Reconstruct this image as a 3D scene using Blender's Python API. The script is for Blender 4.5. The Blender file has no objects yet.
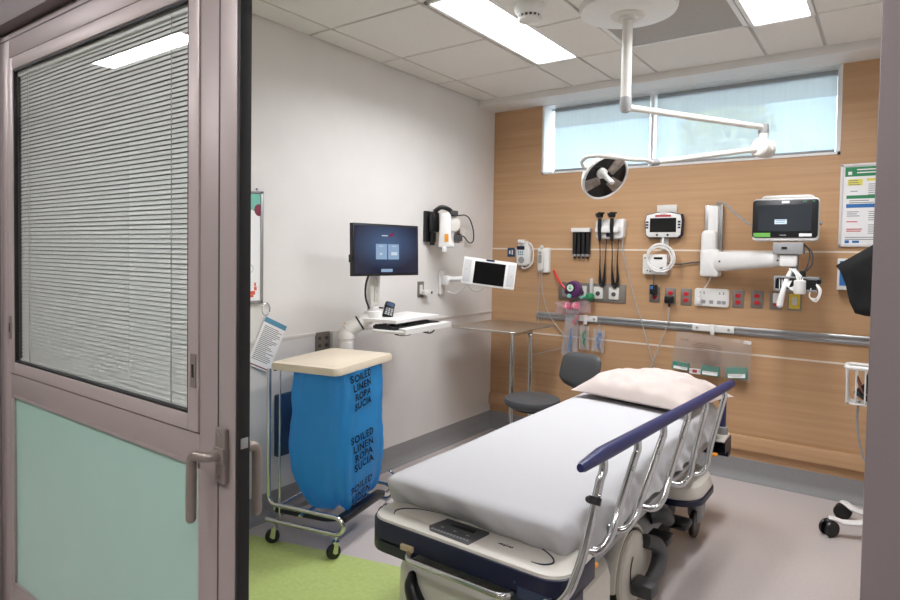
import bpy, bmesh, math, random
from mathutils import Vector, Matrix, noise
random.seed(7)
PI = math.pi
V = Vector
scene = bpy.context.scene
COL = scene.collection

# ---------------------------------------------------------------- materials
def lin(c):
    c = c / 255.0
    return c / 12.92 if c <= 0.04045 else ((c + 0.055) / 1.055) ** 2.4
def rgb(t):
    return (lin(t[0]), lin(t[1]), lin(t[2]), 1.0)
MATS = {}
def mat(name, col, rough=0.5, metal=0.0, var=0.04, scale=40.0, bump=0.0, emit=0.0, coat=0.0, trans=0.0, spec=0.5):
    """Principled surface with a procedural noise that slightly varies colour (and bumps it)."""
    if name in MATS: return MATS[name]
    m = bpy.data.materials.new(name); m.use_nodes = True
    nt = m.node_tree; N = nt.nodes; L = nt.links
    b = N['Principled BSDF']
    b.inputs['Roughness'].default_value = rough
    b.inputs['Metallic'].default_value = metal
    b.inputs['Specular IOR Level'].default_value = spec
    b.inputs['Coat Weight'].default_value = coat
    b.inputs['Transmission Weight'].default_value = trans
    c = rgb(col)
    tc = N.new('ShaderNodeTexCoord')
    nz = N.new('ShaderNodeTexNoise'); nz.inputs['Scale'].default_value = scale; nz.inputs['Detail'].default_value = 3
    L.new(tc.outputs['Object'], nz.inputs['Vector'])
    rp = N.new('ShaderNodeValToRGB')
    rp.color_ramp.elements[0].position = .3; rp.color_ramp.elements[1].position = .7
    rp.color_ramp.elements[0].color = [c[i] * (1 - var) for i in range(3)] + [1]
    rp.color_ramp.elements[1].color = [min(1, c[i] * (1 + var)) for i in range(3)] + [1]
    L.new(nz.outputs['Fac'], rp.inputs['Fac'])
    L.new(rp.outputs['Color'], b.inputs['Base Color'])
    if emit:
        b.inputs['Emission Color'].default_value = c
        b.inputs['Emission Strength'].default_value = emit
    if bump:
        bp = N.new('ShaderNodeBump'); bp.inputs['Strength'].default_value = bump; bp.inputs['Distance'].default_value = .002
        L.new(nz.outputs['Fac'], bp.inputs['Height']); L.new(bp.outputs['Normal'], b.inputs['Normal'])
    MATS[name] = m
    return m

def wood(name, c0, c1, sx=(0.5, 1.0, 22.0)):
    m = bpy.data.materials.new(name); m.use_nodes = True
    nt = m.node_tree; N = nt.nodes; L = nt.links; b = N['Principled BSDF']
    b.inputs['Roughness'].default_value = .42; b.inputs['Specular IOR Level'].default_value = .35
    tc = N.new('ShaderNodeTexCoord'); mp = N.new('ShaderNodeMapping'); mp.inputs['Scale'].default_value = sx
    L.new(tc.outputs['Object'], mp.inputs['Vector'])
    n1 = N.new('ShaderNodeTexNoise'); n1.inputs['Scale'].default_value = 1.4; n1.inputs['Detail'].default_value = 6; n1.inputs['Distortion'].default_value = .5
    n2 = N.new('ShaderNodeTexNoise'); n2.inputs['Scale'].default_value = 9; n2.inputs['Detail'].default_value = 5
    L.new(mp.outputs[0], n1.inputs['Vector']); L.new(mp.outputs[0], n2.inputs['Vector'])
    mx = N.new('ShaderNodeMath'); mx.operation = 'MULTIPLY_ADD'; mx.inputs[1].default_value = .35
    L.new(n2.outputs['Fac'], mx.inputs[0])
    m2 = N.new('ShaderNodeMath'); m2.operation = 'MULTIPLY'; m2.inputs[1].default_value = .65
    L.new(n1.outputs['Fac'], m2.inputs[0]); L.new(m2.outputs[0], mx.inputs[2])
    rp = N.new('ShaderNodeValToRGB')
    rp.color_ramp.elements[0].position = .3; rp.color_ramp.elements[1].position = .7
    rp.color_ramp.elements[0].color = rgb(c0); rp.color_ramp.elements[1].color = rgb(c1)
    L.new(mx.outputs[0], rp.inputs['Fac']); L.new(rp.outputs['Color'], b.inputs['Base Color'])
    MATS[name] = m
    return m

def seethrough(name, col, alpha, rough=.1, fres=True):
    """thin clear sheet: transparent mixed with a glossy/diffuse surface"""
    if name in MATS: return MATS[name]
    m = bpy.data.materials.new(name); m.use_nodes = True
    nt = m.node_tree; N = nt.nodes; L = nt.links
    for n in list(N): N.remove(n)
    out = N.new('ShaderNodeOutputMaterial'); tr = N.new('ShaderNodeBsdfTransparent')
    tr.inputs['Color'].default_value = rgb(col)
    pr = N.new('ShaderNodeBsdfPrincipled'); pr.inputs['Base Color'].default_value = rgb(col); pr.inputs['Roughness'].default_value = rough
    nz = N.new('ShaderNodeTexNoise'); nz.inputs['Scale'].default_value = 30
    tc = N.new('ShaderNodeTexCoord'); L.new(tc.outputs['Object'], nz.inputs['Vector'])
    bp = N.new('ShaderNodeBump'); bp.inputs['Strength'].default_value = .0 if fres else .6; bp.inputs['Distance'].default_value = .004
    L.new(nz.outputs['Fac'], bp.inputs['Height']); L.new(bp.outputs['Normal'], pr.inputs['Normal'])
    mx = N.new('ShaderNodeMixShader')
    if fres:
        gl = N.new('ShaderNodeBsdfGlossy'); gl.inputs['Roughness'].default_value = rough
        lw = N.new('ShaderNodeLayerWeight'); lw.inputs['Blend'].default_value = .5   # same from both sides of the pane
        pw = N.new('ShaderNodeMath'); pw.operation = 'POWER'; pw.inputs[1].default_value = 3.5
        fr = N.new('ShaderNodeMapRange'); fr.inputs['To Min'].default_value = .04; fr.inputs['To Max'].default_value = .9
        L.new(lw.outputs['Facing'], pw.inputs[0]); L.new(pw.outputs[0], fr.inputs[0])
        L.new(fr.outputs[0], mx.inputs[0]); L.new(tr.outputs[0], mx.inputs[1]); L.new(gl.outputs[0], mx.inputs[2])
    else:
        mx.inputs[0].default_value = alpha
        L.new(tr.outputs[0], mx.inputs[1]); L.new(pr.outputs[0], mx.inputs[2])
    L.new(mx.outputs[0], out.inputs[0])
    MATS[name] = m
    return m

def sheer(name, col, tfac, clear):
    """woven shade / film: diffuse + translucent, partly see-through"""
    m = bpy.data.materials.new(name); m.use_nodes = True
    nt = m.node_tree; N = nt.nodes; L = nt.links
    for n in list(N): N.remove(n)
    out = N.new('ShaderNodeOutputMaterial')
    d = N.new('ShaderNodeBsdfDiffuse'); t = N.new('ShaderNodeBsdfTranslucent'); tr = N.new('ShaderNodeBsdfTransparent')
    d.inputs[0].default_value = rgb(col); t.inputs[0].default_value = rgb(col)
    m1 = N.new('ShaderNodeMixShader'); m1.inputs[0].default_value = tfac
    m2 = N.new('ShaderNodeMixShader')
    tc = N.new('ShaderNodeTexCoord'); wv = N.new('ShaderNodeTexNoise'); wv.inputs['Scale'].default_value = 60
    mpp = N.new('ShaderNodeMapping'); mpp.inputs['Scale'].default_value = (1, 1, .06)
    L.new(tc.outputs['Object'], mpp.inputs[0]); L.new(mpp.outputs[0], wv.inputs['Vector'])
    mr = N.new('ShaderNodeMapRange'); mr.inputs['To Min'].default_value = clear - .06; mr.inputs['To Max'].default_value = clear + .06
    L.new(wv.outputs['Fac'], mr.inputs[0]); L.new(mr.outputs[0], m2.inputs[0])
    L.new(d.outputs[0], m1.inputs[1]); L.new(t.outputs[0], m1.inputs[2])
    L.new(m1.outputs[0], m2.inputs[1]); L.new(tr.outputs[0], m2.inputs[2]); L.new(m2.outputs[0], out.inputs[0])
    MATS[name] = m
    return m

def emission(name, col, s):
    m = bpy.data.materials.new(name); m.use_nodes = True
    nt = m.node_tree; N = nt.nodes; L = nt.links
    for n in list(N): N.remove(n)
    out = N.new('ShaderNodeOutputMaterial'); e = N.new('ShaderNodeEmission')
    e.inputs[0].default_value = rgb(col); e.inputs[1].default_value = s
    L.new(e.outputs[0], out.inputs[0]); MATS[name] = m
    return m

paint   = mat('wall_paint', (222, 219, 215), .6, var=.015, scale=6, bump=.03)
wains   = mat('wall_vinyl', (217, 213, 209), .45, var=.015, scale=6)
ceilm   = mat('ceiling_tile', (224, 221, 215), .9, var=.05, scale=160, bump=.15)
gridm   = mat('ceiling_grid', (190, 187, 182), .6)
floorm  = mat('floor_vinyl', (192, 183, 180), .3, var=.05, scale=90)
greenm  = mat('floor_green', (178, 194, 118), .35, var=.07, scale=45)
basem   = mat('cove_base', (142, 141, 141), .45, var=.05, scale=120)
woodm   = wood('maple_panel', (178, 140, 103), (197, 159, 121))
stripm  = mat('panel_reveal', (226, 212, 196), .4, var=.03)
alum    = mat('anodised_metal', (168, 168, 168), .35, .8, var=.03)
doorm   = mat('door_metal', (158, 148, 144), .42, .25, var=.025, scale=300)
jambm   = mat('jamb_metal', (128, 119, 119), .45, .25, var=.02, scale=300)
handm   = mat('handle_metal', (140, 131, 124), .4, .5)
rubber  = mat('black_rubber', (14, 14, 15), .6, var=.1)
frost   = mat('frosted_green_glass', (152, 188, 174), .22, var=.02, scale=4, coat=.3)
slatm   = mat('blind_slat', (226, 227, 224), .5, var=.03)
glass   = seethrough('clear_glass', (250, 252, 251), 0, .01)
whitep  = mat('white_plastic', (226, 225, 222), .38, var=.02)
offw    = mat('offwhite_plastic', (214, 211, 204), .4, var=.02)
greyp   = mat('grey_plastic', (150, 150, 150), .45)
dgrey   = mat('dark_grey_plastic', (74, 75, 77), .45)
black   = mat('black_plastic', (18, 18, 20), .35, var=.1)
blacks  = mat('black_screen', (12, 13, 15), .12, var=.1)
scr_dk  = mat('dim_screen', (52, 57, 62), .12, var=.05, scale=5)
chrome  = mat('chrome', (200, 200, 200), .12, 1.0, var=.01)
steel   = mat('stainless', (206, 200, 192), .36, 1.0, var=.03, scale=20)
brushed = mat('brushed_plate', (140, 134, 128), .4, .7, var=.03, scale=80)
navy    = mat('navy_plastic', (8, 17, 48), .35, var=.05)
navyrail= mat('navy_rail', (32, 39, 94), .38, var=.03)
shellm  = mat('bed_shell', (212, 208, 198), .42, var=.015)
linen   = mat('bed_linen', (189, 189, 191), .85, var=.012, scale=300, bump=.04)
pillowm = mat('pillow_linen', (200, 187, 181), .85, var=.012, scale=300, bump=.04)
lidm    = mat('lid_plastic', (214, 201, 180), .4, var=.015)
vinyl   = mat('stool_vinyl', (74, 75, 77), .5, var=.04, scale=90, bump=.05)
inkm    = mat('dark_ink', (32, 34, 40), .7)
greyink = mat('grey_ink', (120, 122, 126), .7)
paper   = mat('paper', (236, 236, 236), .7, var=.01)
redm    = mat('red_outlet', (196, 36, 44), .4)
yellowm = mat('yellow_plate', (226, 198, 70), .5)
orange  = mat('orange_plastic', (232, 150, 36), .45)
tealm   = mat('teal_print', (120, 190, 172), .6)
maroon  = mat('maroon_print', (128, 40, 66), .6)
greenp  = mat('green_print', (44, 132, 84), .6)
bluep   = mat('blue_print', (44, 112, 178), .6)
steelbl = mat('steel_blue_print', (84, 142, 170), .6)
packg   = mat('green_pack', (26, 130, 110), .5)
pink    = mat('pink_plastic', (236, 96, 140), .45)
purple  = mat('purple_plastic', (84, 34, 92), .35)
bluebd  = mat('dark_blue_board', (26, 60, 94), .4)
silver  = mat('silver_cable', (172, 170, 166), .45)
blackcl = mat('black_fabric', (10, 10, 11), .85, var=.2, scale=120)
clearb  = seethrough('clear_film', (240, 240, 242), .16, .15, fres=False)
lamp_in = mat('lamp_reflector', (150, 140, 132), .3, .5, var=.35, scale=50)
perf    = mat('grille_metal', (162, 156, 148), .5, .2, var=.1, scale=220)
diffuser= emission('lamp_diffuser', (250, 250, 255), 3.0)
corrdif = emission('corridor_diffuser', (250, 246, 250), 42.0)

# ---------------------------------------------------------------- mesh builder
def rrect(w, h, r, n=5):
    r = min(r, w / 2 - 1e-5, h / 2 - 1e-5)
    out = []
    for cx, cy, a in ((w/2-r, h/2-r, 0), (-w/2+r, h/2-r, PI/2), (-w/2+r, -h/2+r, PI), (w/2-r, -h/2+r, 1.5*PI)):
        for i in range(n + 1):
            t = a + PI/2 * i / n
            out.append((cx + r*math.cos(t), cy + r*math.sin(t)))
    return out
def crom(pts, k=8):
    pts = [V(p) for p in pts]
    if len(pts) < 3: return pts
    P = [2*pts[0]-pts[1]] + pts + [2*pts[-1]-pts[-2]]
    out = []
    for i in range(1, len(P)-2):
        a, b, c, d = P[i-1:i+3]
        for j in range(k):
            t = j / k
            out.append(.5*((2*b) + (c-a)*t + (2*a-5*b+4*c-d)*t*t + (3*b-a-3*c+d)*t**3))
    out.append(pts[-1])
    return out
def fillet(pts, r, k=6):
    """polyline with rounded corners"""
    pts = [V(p) for p in pts]; out = [pts[0]]
    for i in range(1, len(pts)-1):
        a, b, c = pts[i-1], pts[i], pts[i+1]
        u, w = (a-b), (c-b)
        d = min(r, u.length*.49, w.length*.49)
        p, q = b + u.normalized()*d, b + w.normalized()*d
        for j in range(k+1):
            t = j/k
            out.append(p*(1-t)**2 + b*2*t*(1-t) + q*t*t)
    out.append(pts[-1])
    return out
def face(c, n, up=(0, 0, 1), roll=0):
    """frame: local Z = outward normal, local Y = up, local X = to the viewer's right"""
    n = V(n).normalized(); up = V(up)
    x = up.cross(n).normalized(); y = n.cross(x)
    M = Matrix((x, y, n)).transposed().to_4x4(); M.translation = V(c)
    return M @ Matrix.Rotation(roll, 4, 'Z')
def back(x, z, y=0): return face((x, y, z), (0, -1, 0))
def left(y, z, x=0): return face((x, y, z), (1, 0, 0))
ID = Matrix.Identity(4)
XF = {}

class MB:
    def __init__(s): s.bm = bmesh.new()
    def box(s, c, size, M=ID, bev=0, seg=2):
        r = bmesh.ops.create_cube(s.bm, size=1, matrix=M @ Matrix.Translation(V(c)) @ Matrix.Diagonal((*size, 1)))
        if bev:
            es = list({e for v in r['verts'] for e in v.link_edges})
            bmesh.ops.bevel(s.bm, geom=es, offset=bev, segments=seg, profile=.5, affect='EDGES', clamp_overlap=True)
        return s
    def bb(s, x0, x1, y0, y1, z0, z1, bev=0, M=ID, seg=2):
        return s.box(((x0+x1)/2, (y0+y1)/2, (z0+z1)/2), (abs(x1-x0), abs(y1-y0), abs(z1-z0)), M, bev, seg)
    def rings(s, rings, closed_u=True, cap0=True, cap1=True):
        vs = [[s.bm.verts.new(p) for p in r] for r in rings]
        n = len(vs[0])
        for a, b in zip(vs[:-1], vs[1:]):
            for i in range(n if closed_u else n-1):
                j = (i+1) % n
                try: s.bm.faces.new((a[i], a[j], b[j], b[i]))
                except ValueError: pass
        if cap0: s.bm.faces.new(vs[0][::-1])
        if cap1: s.bm.faces.new(vs[-1])
        return s
    def tube(s, pts, r, n=10, smooth=0, caps=True):
        pts = crom(pts, smooth) if smooth else [V(p) for p in pts]
        pts = [p for i, p in enumerate(pts) if i == 0 or (p - pts[i-1]).length > 1e-6]
        m = len(pts)
        rad = r if isinstance(r, (list, tuple)) else None
        t0 = (pts[1]-pts[0]).normalized()
        nrm = t0.orthogonal().normalized(); out = []
        for i, p in enumerate(pts):
            t = (pts[min(i+1, m-1)] - pts[max(i-1, 0)]).normalized()
            nrm = (nrm - t*nrm.dot(t)).normalized(); bi = t.cross(nrm)
            if rad:
                f = i/(m-1)*(len(rad)-1); k = min(int(f), len(rad)-2); rr = rad[k]*(1-(f-k)) + rad[k+1]*(f-k)
            else: rr = r
            out.append([p + rr*(nrm*math.cos(2*PI*j/n) + bi*math.sin(2*PI*j/n)) for j in range(n)])
        return s.rings(out, True, caps, caps)
    def cyl(s, a, b, r, r2=None, n=24):
        return s.tube([a, b], [r, r if r2 is None else r2], n)
    def lathe(s, prof, M=ID, n=32, cap0=True, cap1=True):
        out = [[M @ V((r*math.cos(2*PI*j/n), r*math.sin(2*PI*j/n), z)) for j in range(n)] for r, z in prof]
        return s.rings(out, True, cap0, cap1)
    def prism(s, out2, d0, d1, M=ID, bev=0):
        """outline in local XY, from z=d0 to z=d1, with a chamfer at the d1 rim"""
        n = len(out2)
        cx = sum(p[0] for p in out2)/n; cy = sum(p[1] for p in out2)/n
        def ring(z, k):
            if not k: return [M @ V((x, y, z)) for x, y in out2]
            res = []
            for i in range(n):
                x, y = out2[i]; px, py = out2[i-1]; qx, qy = out2[(i+1) % n]
                tx, ty = qx-px, qy-py; l = math.hypot(tx, ty) or 1
                res.append(M @ V((x - k*ty/l, y + k*tx/l, z)))
            return res
        sg = 1 if d1 > d0 else -1
        rs = [ring(d0, 0)]
        if bev: rs += [ring(d1 - sg*bev, 0), ring(d1 - sg*bev*.3, bev*.3), ring(d1, bev)]
        else: rs += [ring(d1, 0)]
        return s.rings(rs)
    def ball(s, c, r, M=ID, u=20, v=12):
        r = r if isinstance(r, (tuple, list)) else (r, r, r)
        bmesh.ops.create_uvsphere(s.bm, u_segments=u, v_segments=v, radius=1, matrix=M @ Matrix.Translation(V(c)) @ Matrix.Diagonal((*r, 1)))
        return s
    def torus(s, c, R, r, M=ID, n=32, k=10, a0=0, a1=2*PI):
        full = abs(a1-a0-2*PI) < 1e-6
        cnt = n if full else n+1
        ring = []
        for i in range(cnt):
            a = a0 + (a1-a0)*i/n
            ring.append([M @ (V(c) + V(((R+r*math.cos(2*PI*j/k))*math.cos(a), (R+r*math.cos(2*PI*j/k))*math.sin(a), r*math.sin(2*PI*j/k)))) for j in range(k)])
        if full: ring.append(ring[0]); 
        if full:
            vs = [[s.bm.verts.new(p) for p in q] for q in ring[:-1]]
            for i in range(n):
                a, b = vs[i], vs[(i+1) % n]
                for j in range(k): s.bm.faces.new((a[j], a[(j+1) % k], b[(j+1) % k], b[j]))
            return s
        return s.rings(ring)
    def quad(s, pts):
        s.bm.faces.new([s.bm.verts.new(V(p)) for p in pts]); return s
    def surf(s, f, nu, nv):
        vs = [[s.bm.verts.new(V(f(i/nu, j/nv))) for j in range(nv+1)] for i in range(nu+1)]
        for i in range(nu):
            for j in range(nv): s.bm.faces.new((vs[i][j], vs[i+1][j], vs[i+1][j+1], vs[i][j+1]))
        return s
    def build(s, name, m, parent=None, sharp=35, solid=0, normals=True):
        if parent is not None and parent in XF and XF[parent] is not None:
            s.bm.transform(XF[parent].inverted())
        if normals: bmesh.ops.recalc_face_normals(s.bm, faces=s.bm.faces[:])
        me = bpy.data.meshes.new(name); s.bm.to_mesh(me); s.bm.free()
        me.materials.append(m)
        for p in me.polygons: p.use_smooth = True
        try: me.set_sharp_from_angle(angle=math.radians(sharp))
        except Exception: pass
        o = bpy.data.objects.new(name, me); COL.objects.link(o)
        if solid:
            md = o.modifiers.new('thickness', 'SOLIDIFY'); md.thickness = solid; md.offset = 0
        if parent is not None:
            o.parent = parent; XF[o] = XF.get(parent)
        return o

def thing(name, label, cat, loc=(0, 0, 0), group=None, rot=0):
    o = bpy.data.objects.new(name, None); COL.objects.link(o)
    o.empty_display_size = .05
    o.location = loc; o.rotation_euler = (0, 0, rot)
    XF[o] = Matrix.Translation(V(loc)) @ Matrix.Rotation(rot, 4, 'Z')
    return tag(o, label, cat, group)
def tag(o, label, cat, group=None, kind='thing'):
    o['label'] = label; o['category'] = cat; o['kind'] = kind
    if group: o['group'] = group
    return o
def struct(o, label=None, cat=None):
    o['kind'] = 'structure'
    if label: o['label'] = label
    if cat: o['category'] = cat
    return o
def dup(root, loc, label, rot=None):
    r = root.copy(); COL.objects.link(r); r.location = loc; r['label'] = label
    if rot is not None: r.rotation_euler = (0, 0, rot)
    for ch in list(root.children):
        c = ch.copy(); COL.objects.link(c); c.parent = r
        for g in list(ch.children):
            d = g.copy(); COL.objects.link(d); d.parent = c
    return r
def text(s, size, M, m, parent, name='lettering', depth=.0006, align='CENTER', fmap=None, spacing=1.0, bold=0.0, line=1.0):
    cu = bpy.data.curves.new('t', 'FONT'); cu.body = s; cu.size = size; cu.align_x = align; cu.align_y = 'CENTER'
    cu.extrude = depth; cu.space_character = spacing; cu.offset = bold; cu.resolution_u = 3; cu.space_line = line
    o = bpy.data.objects.new('t', cu); COL.objects.link(o)
    bpy.context.view_layer.update()
    me = bpy.data.meshes.new_from_object(o.evaluated_get(bpy.context.evaluated_depsgraph_get()))
    bpy.data.objects.remove(o)
    b = MB(); b.bm.from_mesh(me); bpy.data.meshes.remove(me)
    if fmap:
        bmesh.ops.subdivide_edges(b.bm, edges=[e for e in b.bm.edges if e.calc_length() > size*.3], cuts=2)
        for v in b.bm.verts: v.co = fmap(v.co)
    else: b.bm.transform(M)
    return b.build(name, m, parent, normals=False)
def lines(b, M, x0, x1, y0, n, dy, h=.004, ragged=.35, z=.0006):
    """rows of print too small to read"""
    for i in range(n):
        w = (x1-x0)*(1 - random.random()*ragged)
        b.box((x0+w/2, y0-i*dy, z), (w, h, .0006), M)
    return b

# ---------------------------------------------------------------- camera
f = 613.945; yaw, pit, rol = .6255, .0318, .0159
cy_, sy_ = math.cos(yaw), math.sin(yaw)
fw = V((-sy_*math.cos(pit), cy_*math.cos(pit), -math.sin(pit))); rt = V((cy_, sy_, 0)); upv = rt.cross(fw)
r2 = rt*math.cos(rol) + upv*math.sin(rol); u2 = -rt*math.sin(rol) + upv*math.cos(rol)
cam = bpy.data.cameras.new('camera'); co = bpy.data.objects.new('camera', cam); COL.objects.link(co)
Mc = Matrix((r2, u2, -fw)).transposed().to_4x4(); Mc.translation = V((2.7928, -4.4857, 1.4902))
co.matrix_world = Mc
cam.sensor_fit = 'HORIZONTAL'; cam.sensor_width = 36; cam.lens = f/900*36; cam.shift_y = -27.41/900; cam.clip_start = .02
scene.camera = co

# ================================================================ SETTING
CZ = 2.74
WT = 2.69        # soffit underside
YD = -3.70       # face of the sliding door
fl = struct(MB().bb(-4.2, 6.2, -6.4, .12, -.05, 0).build('floor', floorm), 'warm grey sheet vinyl floor', 'floor')
g = MB()
def gl(x): return -2.545 + .268*x
out = [(0.0, YD), (2.0, YD), (2.04, -2.9), (2.0, -2.35), (1.88, gl(1.88)+.02)] + [(x, gl(x)) for x in (1.5, 1.0, .5, 0.0)]
g.prism(out, 0.0, .0015)
struct(g.build('floor_inlay', greenm), 'lime green vinyl inlay in the floor by the door', 'floor')

# back wall with the strip window cut out
wx0, wx1, wz0 = .467, 2.493, 2.15
b = MB()
b.bb(-.1, wx0, 0, .16, .0, 2.75); b.bb(wx1, 3.4, 0, .16, .0, 2.75); b.bb(wx0, wx1, 0, .16, .0, wz0); b.bb(wx0, wx1, 0, .16, WT, 2.75)
wb = struct(b.build('wall_back', woodm), 'maple wood panelled wall with narrow pale reveals', 'wall')
b = MB()
for z in (1.535, .845):
    b.bb(0, 3.3, -.0025, .001, z-.006, z+.006)
b.build('panel_reveal', stripm, wb)
b = MB(); b.prism([(0, .20), (-.028, .205), (-.028, .275), (-.018, .295), (0, .298)], 0.0, 3.3, Matrix(((0, 0, 1, 0), (1, 0, 0, 0), (0, 1, 0, 0), (0, 0, 0, 1))))
tr = struct(b.build('trim_1', woodm), 'wooden crash rail low along the maple wall', 'trim')
b = MB()
b.bb(-.12, 0, YD, .16, 0, 2.75)
wl = struct(b.build('wall_left', paint), 'off white painted side wall', 'wall')
b = MB(); b.bb(0, .003, YD+.1, -.003, .14, .985); b.bb(0, .009, YD+.1, -.003, .985, 1.003, .002)
b.build('wall_panel', wains, wl)
struct(MB().bb(3.3, 3.4, YD+.2, 0, 0, 2.75).build('wall_right', paint), 'off white painted wall', 'wall')
def cove(name, p0, p1, n, lab):
    p0, p1, n = V(p0), V(p1), V(n)
    prof = [(0, .0), (.05, .0), (.05, .002), (.022, .012), (.008, .035), (.004, .06), (.004, .138), (0, .14)]
    b = MB(); b.rings([[p + n*d + V((0, 0, z)) for d, z in prof] for p in (p0, p1)])
    return struct(b.build(name, basem), lab, 'baseboard')
cove('baseboard_left', (.0, YD+.1, 0), (0.0, 0, 0), (1, 0, 0), 'grey vinyl cove base along the off white wall')
cove('baseboard_back', (0, 0, 0), (3.3, 0, 0), (0, -1, 0), 'grey vinyl cove base along the maple wall')

# ceiling: tegular tiles below a recessed grid
xs = [-.42, .19, .83, 1.14, 1.45, 2.12, 2.43, 3.07, 3.4]; ys = [-.25, -.84, -1.45, -2.06, -2.67, -3.28, -3.62]
b = MB(); b.bb(-.1, 3.4, -3.62, -.25, CZ+.006, CZ+.03)
ce = struct(b.build('ceiling', gridm), 'white suspended tile ceiling', 'ceiling')
b = MB()
def skip(x, y):
    if .83 < x < 1.14 or 2.12 < x < 2.43: return -2.06 < y < -.84
    return 1.45 < x < 2.12 and -1.45 < y < -.84
for i in range(len(xs)-1):
    for j in range(len(ys)-1):
        x0, x1, y1, y0 = xs[i], xs[i+1], ys[j], ys[j+1]
        if skip((x0+x1)/2, (y0+y1)/2): continue
        b.bb(max(x0, -.0)+.008, min(x1, 3.3)-.008, y0+.008, y1-.008, CZ-.004, CZ+.008, .003, seg=1)
b.build('tile_field', ceilm, ce)
so = struct(MB().bb(0, 3.3, -.25, 0, WT, 2.76).build('trim_2', paint), 'dropped white soffit over the window', 'trim')

# window: frame, panes, reveal trim
b = MB(); t = .012
for x0, x1, z0, z1 in ((wx0-t, wx0+.004, wz0-t, WT), (wx1-.004, wx1+t, wz0-t, WT), (wx0-t, wx1+t, wz0-t, wz0+.004)):
    b.bb(x0, x1, -.006, .16, z0, z1)
b.bb(wx0, wx1, 0, .16, WT-.004, WT)
wn = struct(b.build('window_1', whitep), 'narrow high strip window', 'window')
b = MB()
for x in (1.322, wx1-.008): b.bb(x-.010, x+.010, .06, .16, wz0, WT)
b.bb(wx0, wx1, .13, .16, wz0, wz0+.02); b.bb(wx0, wx1, .13, .16, WT-.02, WT)
b.build('window_frame', whitep, wn)
MB().bb(wx0+.03, wx1-.03, .135, .141, wz0+.02, WT-.02).build('pane', glass, wn)
shade_m = sheer('shade_fabric', (198, 202, 202), .56, .22)
for x0, x1, lab in ((wx0+.055, 1.295, 'white sheer roller shade over the wider window half, towards the side wall corner'), (1.349, wx1-.022, 'white sheer roller shade over the window half nearer the green poster')):
    r = thing('roller_shade', lab, 'shade', ((x0+x1)/2, .085, wz0), 'roller shades in the strip window')
    MB().bb(x0, x1, .084, .0855, wz0+.012, WT-.012).build('fabric', shade_m, r)
    MB().cyl((x0, .106, WT-.03), (x1, .106, WT-.03), .0195).build('roller', whitep, r)
    MB().bb(x0, x1, .078, .092, wz0+.008, wz0+.032, .004).build('hem_bar', greyp, r)
# outdoors beyond the window: roof overhang and a tree
struct(MB().bb(-2, 5.5, .17, 1.03, 2.73, 2.9).build('roof_overhang', mat('overhang_panel', (232, 238, 230), .8)), 'pale eaves outside the window', 'roof')

struct(MB().bb(-14, 16, .3, 45, -.7, -.6).build('ground', mat('bounce_ground', (196, 192, 184), .9)), 'pale unseen ground added outside the window to bounce light', 'ground')  # out of view, added to bounce sky light up under the eaves
# front wall: sliding glazed door, frame, wall behind the parked leaf
b = MB()
b.bb(-.1, 1.38, -3.60, -3.50, 0, 2.75); b.bb(1.38, 3.4, -3.64, -3.54, 2.24, 2.75)
struct(b.build('wall_front', paint), 'white wall around the sliding door', 'wall')
b = MB()
b.bb(-4.2, .36, -3.70, -3.60, 0, 3.0); b.bb(-4.2, 6.2, -3.70, -3.60, 2.26, 3.0); b.bb(3.0, 6.2, -3.70, -3.60, 0, 3.0)
struct(b.build('wall_corridor', mat('corridor_paint', (176, 170, 164), .6)), 'corridor wall above the sliding door', 'wall')
b = MB()
b.bb(.30, 3.0, -3.735, -3.56, 2.185, 2.30, .004)
b.bb(.30, .362, -3.735, -3.60, 0, 2.185, .003)
struct(b.build('trim_3', jambm), 'grey metal header and jamb of the sliding door frame', 'trim')
b = MB(); b.bb(2.7745, 3.02, -3.70, -3.55, 0, 2.185, .002); b.bb(2.773, 2.9, -3.71, -3.54, 0, 1.10, .002)
struct(b.build('trim_4', jambm), 'dark grey metal door jamb', 'trim')
dr = thing('door_1', 'grey metal framed sliding glass door with blinds over frosted glass', 'door', (1.0, YD, 0)); struct(dr)
LX0, LX1 = .365, 1.668
def bar(x0, x1, z0, z1, y0=YD, y1=YD+.03, bev=.0025, b=None):
    return (b or MB()).bb(x0, x1, y0, y1, z0, z1, bev)
b = MB()
bar(LX0, .447, 0.02, 2.178, b=b); bar(1.535, LX1, .02, 2.178, b=b)
bar(.447, 1.535, 2.098, 2.178, b=b); bar(.447, 1.535, 1.005, 1.072, b=b); bar(.447, 1.535, .02, .36, b=b)
b.build('door_frame', doorm, dr)
b = MB()
bar(LX0, 1.60, 2.155, 2.158, YD-.002, YD, 0, b); bar(1.606, 1.609, .02, 2.178, YD-.0015, YD, 0, b)
b.build('door_frame_seam', dgrey, dr)
b = MB()
bar(.447, .485, 1.075, 2.095, YD-.004, YD+.026, .003, b); bar(1.492, 1.534, 1.075, 2.095, YD-.004, YD+.026, .003, b)
bar(.485, 1.492, 2.055, 2.095, YD-.004, YD+.026, .003, b); bar(.485, 1.492, 1.075, 1.113, YD-.004, YD+.026, .003, b)
sash = b.build('window_sash', mat('sash_metal', (172, 162, 158), .42, .25, var=.02, scale=300), dr)
b = MB()
bar(.485, .491, 1.113, 2.055, YD-.001, YD+.02, 0, b); bar(1.486, 1.492, 1.113, 2.055, YD-.001, YD+.02, 0, b)
bar(.485, 1.492, 2.049, 2.055, YD-.001, YD+.02, 0, b); bar(.485, 1.492, 1.113, 1.119, YD-.001, YD+.02, 0, b)
b.build('gasket', rubber, sash)
MB().bb(.488, 1.489, YD+.004, YD+.008, 1.115, 2.053).build('glass_pane', glass, dr)
b = MB(); n = 77
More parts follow.
